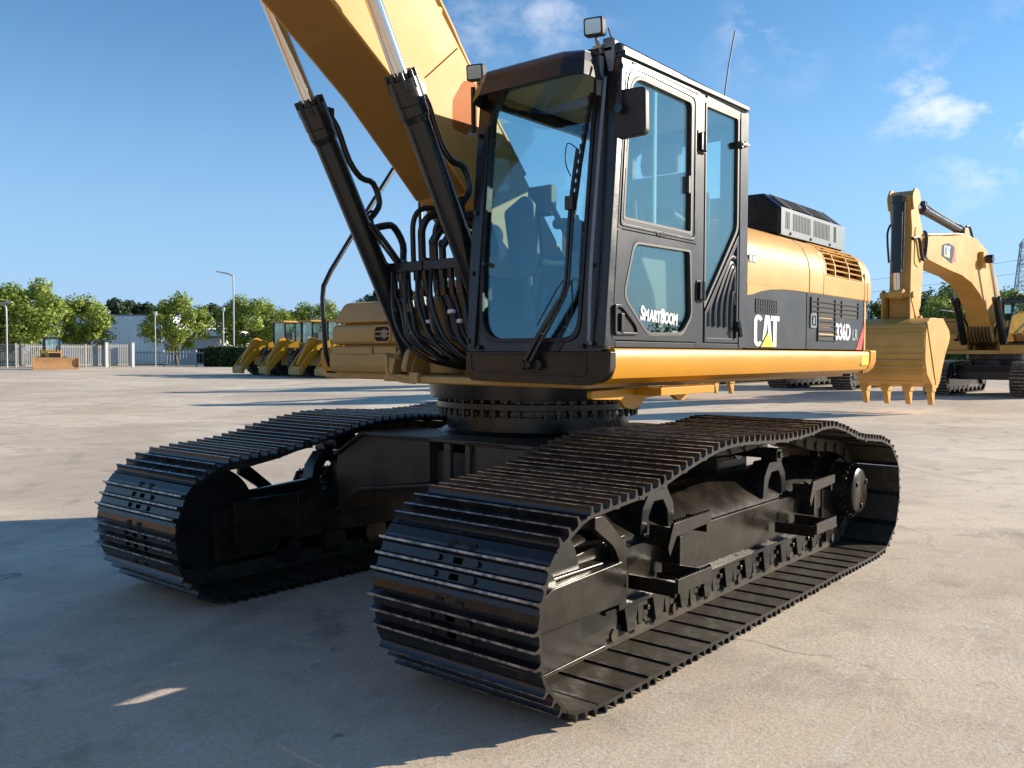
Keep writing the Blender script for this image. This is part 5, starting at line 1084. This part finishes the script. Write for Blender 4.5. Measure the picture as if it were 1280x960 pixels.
for x in (-1.5, -.2):
    for y in (-.65, .65): c.box(x-.06, x+.06, y-.06, y+.06, 1.7, 3.0)
c.box(-1.6, -.1, -.75, .75, 2.98, 3.12); co = c.build('cab', BLK, D_, bevel=.03); MB().box(-1.45, -.25, -.66, .66, 1.85, 2.95).build('windows', GLS, co)
bl_ = MB(); P = [(2.75, .02), (2.60, .35), (2.58, .75), (2.68, 1.15), (2.64, 1.16), (2.52, .75), (2.54, .33), (2.65, .02)]
bl_.prism(P, 'xz', -1.95, 1.95); bl_.box(2.5, 2.78, -2.0, -1.93, .02, 1.15).box(2.5, 2.78, 1.93, 2.0, .02, 1.15); bl_.box(2.72, 2.79, -2.0, 2.0, .0, .2); bl_.build('blade', ORG, D_, bevel=.01)
MB().bar((2.55, -1.0, .5), (.3, -1.4, .55), .18, .22).bar((2.55, 1.0, .5), (.3, 1.4, .55), .18, .22).build('push_arms', YEL, D_)
MB().tube([(.9, .25, 1.65), (.9, .25, 2.3)], .06, 8).build('exhaust', BLK, D_)
x, y = bear(ub(66), 78); D_.location = (x, y, gz(x, y)); D_.rotation_euler = (0, 0, R(247-180+6)); D_.scale = (.8, .8, .8); tag(D_, 'yellow bulldozer with a wide rusty orange blade in front of the slatted fence', 'bulldozer')

# ---- trees
rt = random.Random(11)
def tree_meshes(h, rw, nleaf, lf, seed, base=.22, size=.26, squash=1.0):
    r_ = random.Random(seed); tk = MB()
    def limb(p, d, L, r, depth):
        pts = [p]; q = Vector(p); dd = Vector(d)
        for k in range(4): dd = (dd+Vector((r_.uniform(-.18, .18), r_.uniform(-.18, .18), r_.uniform(-.02, .12)))).normalized(); q = q+dd*L/4; pts.append(tuple(q))
        for k in range(4): tk.cyl(pts[k], pts[k+1], r*(1-.17*k), r*(1-.17*(k+1)), n=7, cap=False)
        return pts
    P0 = limb((0, 0, 0), (0, 0, 1), h*.55, .022*h, 0)
    clumps = []
    for k in range(11):
        a = k*2.4+r_.uniform(-.3, .3); st_ = Vector(P0[1+min(3, k//3)]); pts = limb(st_, (math.cos(a)*.8, math.sin(a)*.8, .55+.05*k), rw*r_.uniform(.7, 1.0)*.8, .009*h, 1)
    # clumps fill an uneven ovoid
    cz = h*(base+1)/2; rz_ = h*(1-base)/2
    n = 0
    while n < 46:
        v_ = Vector((r_.uniform(-1, 1), r_.uniform(-1, 1), r_.uniform(-1, 1)))
        if v_.length > 1 or v_.length < .35: continue
        wz = 1-.25*max(0, v_.z)
        clumps.append((Vector((v_.x*rw*wz*.86, v_.y*rw*wz*.86, cz+v_.z*rz_*.88)), r_.uniform(.16, .30)*rw*1.1)); n += 1
    lv_ = MB()
    for k in range(nleaf):
        c, cr_ = clumps[r_.randrange(len(clumps))]
        v_ = Vector((r_.gauss(0, 1), r_.gauss(0, 1), r_.gauss(0, .8))).normalized()*cr_*(r_.random()**.35)*r_.uniform(.8, 1.15)
        p = c+v_; s_ = size*r_.uniform(.5, 1.1); nn = (v_.normalized()+Vector((r_.uniform(-.8, .8), r_.uniform(-.8, .8), r_.uniform(-.4, .9)))).normalized(); a_ = nn.orthogonal().normalized(); a_ = Quaternion(nn, r_.uniform(0, 6.28)) @ a_; b_ = nn.cross(a_)
        lv_.add([p-a_*s_, p-b_*s_*.55+nn*s_*.1, p+a_*s_, p+b_*s_*.55+nn*s_*.1], [(0, 1, 2, 3)])
    return tk.mesh('trunk', BARK), lv_.mesh('crown', lf)
def tree(name, ms, loc, s=1, sz=1, rz=0, label=None, cat='tree', group=None):
    e = empty(name, loc, rz, label, cat, group); e.scale = (s, s, s*sz)
    for n_, m in zip(('trunk', 'crown'), ms):
        o = bpy.data.objects.new(n_, m); COL.objects.link(o); o.parent = e
    return e
TA = tree_meshes(9.8, 4.3, 9500, LF1, 1, .13, .22); TB = tree_meshes(9.4, 3.7, 8500, LF1, 2, .15, .22); TC = tree_meshes(12, 3.6, 5200, LF2, 3, .12, .34); TD = tree_meshes(10, 4.6, 5000, LF3, 4, .1, .34)
G1 = 'light green street trees along the yard fence'
spots = [(-8, 92, 1.0, 'TA', 'light green tree cut by the left edge of the photo'), (38, 93, 1.06, 'TA', 'largest light green tree, directly behind the bulldozer'), (108, 96, .93, 'TB', 'light green tree left of the grey warehouse, second from the bulldozer'), (222, 95, .98, 'TB', 'light green tree standing in front of the grey warehouse wall'),
         (313, 98, .98, 'TA', 'light green tree just right of the tall street lamp'), (352, 104, .86, 'TB', 'light green tree above the leftmost wheel loader'), (398, 98, .93, 'TA', 'light green tree above the cabs of the wheel loaders, left of the tool box'), (455, 112, .9, 'TB', 'light green tree mostly hidden by the tool box and boom cylinder')]
for k, (px, d, s_, k_, l) in enumerate(spots):
    x, y = bear(ub(px), d); tree('broadleaf_tree', TA if k_ == 'TA' else TB, (x, y, .28), s_*.98, .82, k*1.3, l, 'tree', G1)
G2 = 'dark trees behind the warehouse'
for k, (px, d, s_, l) in enumerate(((-30, 150, .95, 'dark tree beyond the left edge of the photo'), (78, 152, .92, 'dark tree above the gap between the two leftmost light trees'), (150, 150, .93, 'dark tree rising over the left end of the warehouse roof'), (170, 156, .90, 'dark tree over the warehouse roof, second from its left end'), (196, 150, .88, 'dark tree over the middle of the warehouse roof'), (262, 150, .88, 'dark tree at the right end of the warehouse, left of the street lamp'), (285, 153, .90, 'dark tree directly behind the tall street lamp'), (345, 155, .82, 'dark tree between two light trees, above the leftmost loader'), (372, 150, .80, 'dark tree behind the loader cabs'), (475, 140, 1.02, 'dark tree peeping out above the brown-yellow tool box'), (492, 138, 1.10, 'dark tree right beside the far boom cylinder, above the tool box'))):
    x, y = bear(ub(px), d); tree('dark_tree', TC, (x, y, .28), s_*1.3, .78, k*.9, l, 'tree', G2)
# wood behind the right-hand excavators: many crowns one cannot tell apart
G3 = 'trees behind the parked excavators'
for k, (px, d, s_, m) in enumerate(((1040, 95, .8, TD), (1100, 92, .72, TD), (1128, 96, .80, TB), (1160, 88, .76, TD), (1178, 84, .72, TB), (1205, 90, .86, TD), (1232, 92, .82, TD), (1262, 88, .80, TB), (1300, 85, .8, TD), (940, 100, .7, TD), (980, 100, .72, TB))):
    x, y = bear(ub(px), d); tree('broadleaf_tree', m, (x, y, .28), s_, .95, k*1.7, ['bushy green tree behind the second excavator hidden by the hood', 'bushy green tree showing just right of the engine hood', 'bushy green tree directly behind the big yellow bucket stick', 'bushy green tree right of the hanging bucket', 'light green tree between the bucket and the boom cylinders', 'round green tree left of the far boom cylinder', 'green tree between the two boom cylinders of the right excavator', 'green tree behind the cab of the right excavator', 'green tree beyond the right edge of the photo', 'green tree hidden behind the cab and hood', 'green tree hidden behind the hood, next to the air box'][k], 'tree', G3)
# woods round the rest of the yard, far off, one mass (mirrored in the glass)
def woods(name, b0, b1, d0, hh, label, seed):
    r_ = random.Random(seed); mb = MB()
    for k in range(int((b1-b0)/1.6)):
        b_ = b0+k*1.6+r_.uniform(-.5, .5); d = d0+r_.uniform(0, 25); cx_, cy_ = d*math.cos(R(b_)), d*math.sin(R(b_)); h = hh*r_.uniform(.55, 1.1); w_ = r_.uniform(2.6, 4.4)
        mb.cyl((cx_, cy_, .1), (cx_, cy_, h*.6), .25, .12, n=6, m=1)
        for q in range(520):
            v_ = Vector((r_.gauss(0, 1), r_.gauss(0, 1), r_.gauss(0, 1))).normalized()*(r_.random()**.3)
            p = Vector((cx_+v_.x*w_*(1-.3*max(0, v_.z)), cy_+v_.y*w_, .3+h*.54+v_.z*h*.47)); s_ = r_.uniform(.2, .5); nn = (v_+Vector((r_.uniform(-.8, .8), r_.uniform(-.8, .8), r_.uniform(-.4, .9)))).normalized(); a_ = nn.orthogonal().normalized(); b2 = nn.cross(a_)
            mb.add([p-a_*s_, p-b2*s_*.6, p+a_*s_, p+b2*s_*.6], [(0, 1, 2, 3)])
    return tag(mb.build(name, [LF2, BARK]), label, 'woods', kind='stuff')
woods('woods', 112, 186, 165, 8.5, 'far-off dark woods on the sunny side of the yard, mirrored in the cab door', 4)
woods('woods', 296, 372, 62, 13, 'far-off dark woods behind the photographer, mirrored low in the windscreen', 5)
# hedge
x0, y0 = bear(ub(264), 90); x1, y1 = bear(ub(330), 86)
def foliage_box(a, b, w_, h, n, m, size=.16):
    A = Vector((*a, 0)); B = Vector((*b, 0)); d = (B-A); L = d.length; d.normalize(); s_ = Vector((-d.y, d.x, 0)); mb = MB(); r_ = random.Random(5)
    mb.hexa([A-s_*w_*.42, B-s_*w_*.42, B+s_*w_*.42, A+s_*w_*.42]+[p+Vector((0, 0, h*.93)) for p in (A-s_*w_*.42, B-s_*w_*.42, B+s_*w_*.42, A+s_*w_*.42)])
    for k in range(n):
        t = r_.random()*L; e = r_.choice((0, 1, 1, 2)); u = r_.uniform(-.5, .5)*w_ if e == 0 else r_.choice((-.5, .5))*w_; z = h if e == 0 else r_.uniform(0, h)
        if r_.random() < .08: t = r_.choice((0, L)); u = r_.uniform(-.5, .5)*w_; z = r_.uniform(0, h)
        p = A+d*t+s_*u+Vector((0, 0, z))+Vector([r_.gauss(0, .06) for _ in range(3)]); nn = Vector([r_.uniform(-1, 1) for _ in range(3)]).normalized(); a_ = nn.orthogonal()*size*r_.uniform(.5, 1.1); b_ = nn.cross(a_)*.6
        mb.add([p-a_, p-b_, p+a_, p+b_], [(0, 1, 2, 3)])
    return mb
hg = foliage_box((x0, y0), (x1, y1), 1.8, 1.75, 9000, HED); ho_ = hg.build('hedge', HED); ho_.location = (0, 0, .28); tag(ho_, 'clipped dark green hedge left of the wheel loaders at the foot of the street lamp', 'hedge')

# ---- warehouse, fences, lamps
def wall_between(name, p, q, h, th, m, parent, z0=.28, ph=None):
    A = Vector((*p, 0)); B = Vector((*q, 0)); return MB().bar(A+Vector((0, 0, z0+h/2)), B+Vector((0, 0, z0+h/2)), th, h).build(name, m, parent)
CORR = mat('corrugated_cladding', (.80, .80, .81), .5, metal=.2, var=.08, vscale=.5)
LOW = mat('pale_render', (.62, .62, .62), .7, var=.05, vscale=.5)
WH = empty('warehouse', (0, 0, 0), 0, 'grey corrugated warehouse behind the slatted fence and the street trees', 'warehouse')
A = bear(ub(60), 128); B = bear(ub(205), 122); dirv = (Vector(B)-Vector(A)).normalized(); back = Vector((-dirv.y, dirv.x)); back = back if back.dot(Vector(A)) > 0 else -back
def facade(parent, A, B, depth, h, m, name='wall', ribs=0):
    a, b = Vector(A), Vector(B); c, d = b+back*depth, a+back*depth; g = MB(); g.prism([tuple(a), tuple(b), tuple(c), tuple(d)], 'xy', .25, .28+h)
    if ribs:
        n = int((b-a).length/ribs)
        for k in range(n):
            p = a.lerp(b, (k+.5)/n)-back*.03; g.box(p.x-.07, p.x+.07, p.y-.07, p.y+.07, .4, .26+h)
    return g.build(name, m, parent)
wm = facade(WH, A, B, 30, 6.1, CORR, 'wall', .55)
rfm = MB(); a, b = Vector(A)-back*.1, Vector(B)-back*.1; rfm.prism([tuple(a), tuple(b), tuple(b+back*30.2), tuple(a+back*30.2)], 'xy', 6.38, 6.55); rfm.build('roof_edge', GRL, WH)
B2 = tuple(Vector(B)+dirv*7.2); facade(WH, tuple(Vector(B)+back*1), tuple(Vector(B2)+back*1), 18, 4.4, LOW, 'annex_wall')
dd = Vector(B)+dirv*.5-back*.04
OFF = empty('white_shed', (0, 0, 0), 0, 'low white building at the right end of the warehouse, beside the dark trees', 'building')
P_ = Vector(bear(ub(213), 106)); g = MB().prism([tuple(P_), tuple(P_+dirv*5.2), tuple(P_+dirv*5.2+back*5), tuple(P_+back*5)], 'xy', .25, 3.3); g.build('wall', LOW, OFF); g = MB().prism([tuple(P_-dirv*.2-back*.2), tuple(P_+dirv*5.4-back*.2), tuple(P_+dirv*5.4+back*5.2), tuple(P_-dirv*.2+back*5.2)], 'xy', 3.3, 3.5).build('roof', GRL, OFF)
q_ = P_+dirv*3-back*.05; MB().bar((q_.x, q_.y, 1.3), (q_.x+dirv.x*1.6, q_.y+dirv.y*1.6, 1.3), .06, 1.6).build('window', DRK, OFF)
FEN = mat('fence_paint', (.27, .27, .26), .6)
# slatted yard fence: three bays told apart by what is in front of them
def fence(a, b, h, name, label, m, gap=.16, sw=.07, postm=None, group=None, pst=3.0):
    A = Vector((*a, gz(*a))); B = Vector((*b, gz(*b))); d = (B-A); L = d.length; d.normalize(); F_ = empty(name, tuple(A), 0, label, 'fence', group)
    g = MB(); n = int(L/gap); s_ = Vector((-d.y, d.x, 0))
    for k in range(n): p = d*(k*gap); g.box(p.x-sw/2, p.x+sw/2, p.y-sw/2, p.y+sw/2, p.z+.12, p.z+h)
    g.bar(Vector((0, 0, .22)), d*L+Vector((0, 0, .22)), .06, .07).bar(Vector((0, 0, h-.2)), d*L+Vector((0, 0, h-.2)), .06, .07); g.build('slat_panel', m, F_)
    for k in range(int(L/pst)+1): p = d*(k*pst); MB().box(p.x-.06, p.x+.06, p.y-.06, p.y+.06, p.z-.05, p.z+h+.08).build('post', postm or m, F_)
    return F_
fence(bear(ub(-60), 86), bear(ub(32), 84), 2.0, 'slatted_fence', 'white slatted metal fence at the left edge of the photo, left of the bulldozer', GRL)
fence(bear(ub(20), 84), bear(ub(140), 88), 2.0, 'slatted_fence', 'long pale slatted fence behind the bulldozer', FEN)
fence(bear(ub(133), 87.5), bear(ub(167), 88.5), 2.1, 'sliding_gate', 'pale slatted gate at the right end of the long fence', FEN)
fence(bear(ub(168), 90), bear(ub(205), 91), 1.5, 'mesh_fence', 'dark thin bar fence right of the pale gate', BLK, .3, .03, group=None)
fence(bear(ub(205), 91), bear(ub(266), 90), 1.5, 'mesh_fence', 'grey thin bar fence in front of the low white building, left of the hedge', GALV, .3, .03)
for px, d, l in ((133, 87, 'square grey gate post left of the sliding gate'), (166, 87.5, 'square white gate post right of the sliding gate')):
    x, y = bear(ub(px), d); MB().box(-.12, .12, -.12, .12, 0, 2.2).box(-.15, .15, -.15, .15, 2.2, 2.26).build('gate_post', GALV).location = (x, y, .27)
    o = bpy.context.scene.objects[[o.name for o in S.objects if o.name.startswith('gate_post')][-1]]; tag(o, l, 'gate post')
def lamp_post(px, d, h, arm, label, r=.07):
    x, y = bear(ub(px), d); L_ = empty('street_lamp', (x, y, .27), 0, label, 'street lamp')
    rv = Vector((math.sin(YAW), -math.cos(YAW), 0)); l_ = -rv
    pts = [(0, 0, 0), (0, 0, h*.5), (0, 0, h-.6)]
    if arm: pts += [tuple(Vector((0, 0, h-.22))+l_*.12), tuple(Vector((0, 0, h-.02))+l_*.5), tuple(Vector((0, 0, h+.12))+l_*arm)]
    else: pts += [(0, 0, h)]
    MB().tube(pts, r, 8, smooth=2).build('pole', GALV, L_)
    e = Vector((0, 0, h+.13))+l_*(arm+.35); s_ = Vector((0, 0, h+.10))+l_*(arm-.15)
    if arm: MB().bar(s_, e+Vector((0, 0, .06)), .28, .10).build('lamp_head', GALV, L_, bevel=.02)
    else: MB().cyl((0, 0, h-.1), (0, 0, h+.25), .16, .22, n=12).build('lamp_head', GALV, L_)
    return L_
lamp_post(292.5, 88, 8.9, 1.25, 'tall grey street lamp with a curved arm left of the wheel loaders')
lamp_post(279.5, 92, 5.6, 0, 'shorter grey pole with a small camera head behind the hedge', .06)
lamp_post(9, 84, 5.4, -.35, 'short grey street lamp at the left edge, left of the bulldozer', .06)
lamp_post(194.5, 88, 4.9, 0, 'plain grey pole right of the pale gate', .05)
lamp_post(476.5, 100, 7.2, 0, 'thin grey pole above the brown-yellow tool box, left of the boom cylinder', .05)
# ---- pylon and cables
PY = empty('electricity_pylon', (0, 0, 0), 0, 'lattice steel electricity pylon at the right edge behind the excavator', 'pylon')
x, y = bear(ub(1276), 260); PY.location = (x, y, .3); PY.rotation_euler = (0, 0, R(25))
g = MB(); H = 30
def leg(s1, s2, z): w_ = 3.0-2.4*z/H; return Vector((s1*w_, s2*w_, z))
for s1 in (1, -1):
    for s2 in (1, -1): g.bar(leg(s1, s2, 0), leg(s1, s2, H), .22, .22, up=(1, 0, 0))
zs = [0, 5, 9.5, 13.5, 17, 20, 22.8, 25.4, 27.8, 30]
for a, b in zip(zs, zs[1:]):
    for p, q in (((1, 1), (1, -1)), ((1, -1), (-1, -1)), ((-1, -1), (-1, 1)), ((-1, 1), (1, 1))):
        g.bar(leg(*p, a), leg(*q, b), .10, .10, up=(.3, .2, 1)); g.bar(leg(*q, a), leg(*p, b), .10, .10, up=(.3, .2, 1)); g.bar(leg(*p, b), leg(*q, b), .10, .10)
g.build('lattice_mast', GALV, PY)
for z, L in ((19, 6.5), (24.5, 5.5), (29.5, 4)):
    g = MB()
    for s_ in (1, -1): g.bar((0, .5, z), (s_*L, 0, z+.3), .13, .13).bar((0, -.5, z), (s_*L, 0, z+.3), .13, .13).bar((0, 0, z+1.5), (s_*L, 0, z+.35), .12, .12)
    for k in range(5): xx = L*(k+1)/6; g.bar((xx, 0, z+.1), (xx, 0, z+1.5*(1-xx/L)+.3), .08, .08, up=(1, 0, 0)); g.bar((-xx, 0, z+.1), (-xx, 0, z+1.5*(1-xx/L)+.3), .08, .08, up=(1, 0, 0))
    g.build('cross_arm', GALV, PY)
lx = Vector((-math.sin(YAW), math.cos(YAW), 0))
for k, (z0_, z1_, l) in enumerate(((14.5, 10.5, 'lowest power cable crossing the sky behind the hanging bucket'), (19.2, 15.0, 'upper power cable crossing the sky behind the hanging bucket'), (22.5, 20, 'topmost power cable right of the engine hood'))):
    a = Vector((*bear(ub(1400), 262), z0_+6)); b = Vector((*bear(ub(700), 420), z1_+6)); pts = [a.lerp(b, t/12)-Vector((0, 0, 7*math.sin(math.pi*t/12)*.5)) for t in range(13)]
    tag(MB().tube([tuple(p) for p in pts], .05, 5, smooth=1).build('power_cable', GALV), l, 'cable', 'overhead cables')
# ---- distant aeroplane
x, y = bear(ub(454), 900); z = 1.6+900*(442-316.5)/1097
ap = MB().cyl((-4, 0, 0), (3.2, 0, .3), .38, .3, n=10).prism([(.6, 0), (-.5, 0), (-1.4, 5.4), (-.8, 5.4)], 'xy', -.06, .08).prism([(.6, 0), (-.5, 0), (-1.4, -5.4), (-.8, -5.4)], 'xy', -.06, .08).prism([(-3.9, .1), (-3.0, .2), (-4.2, 1.7), (-4.6, 1.7)], 'xz', -.06, .06).prism([(-3.3, 0), (-3.9, 0), (-4.4, 1.9), (-4.0, 1.9)], 'xy', .0, .12).prism([(-3.3, 0), (-3.9, 0), (-4.4, -1.9), (-4.0, -1.9)], 'xy', .0, .12)
po = ap.build('aeroplane', GALV); po.location = (x, y, z); po.rotation_euler = (R(8), R(5), R(219+100)); tag(po, 'tiny distant aeroplane in the blue sky left of the far boom cylinder', 'aeroplane')
# green bank behind the excavators
tag((lambda o: o)(foliage_box(bear(ub(1105), 78), bear(ub(1330), 70), 4, 2.2, 9000, LF3, .3).build('shrubbery', LF3)), 'low green shrubs growing between the hanging bucket and the right excavator tracks', 'shrubs', kind='stuff')
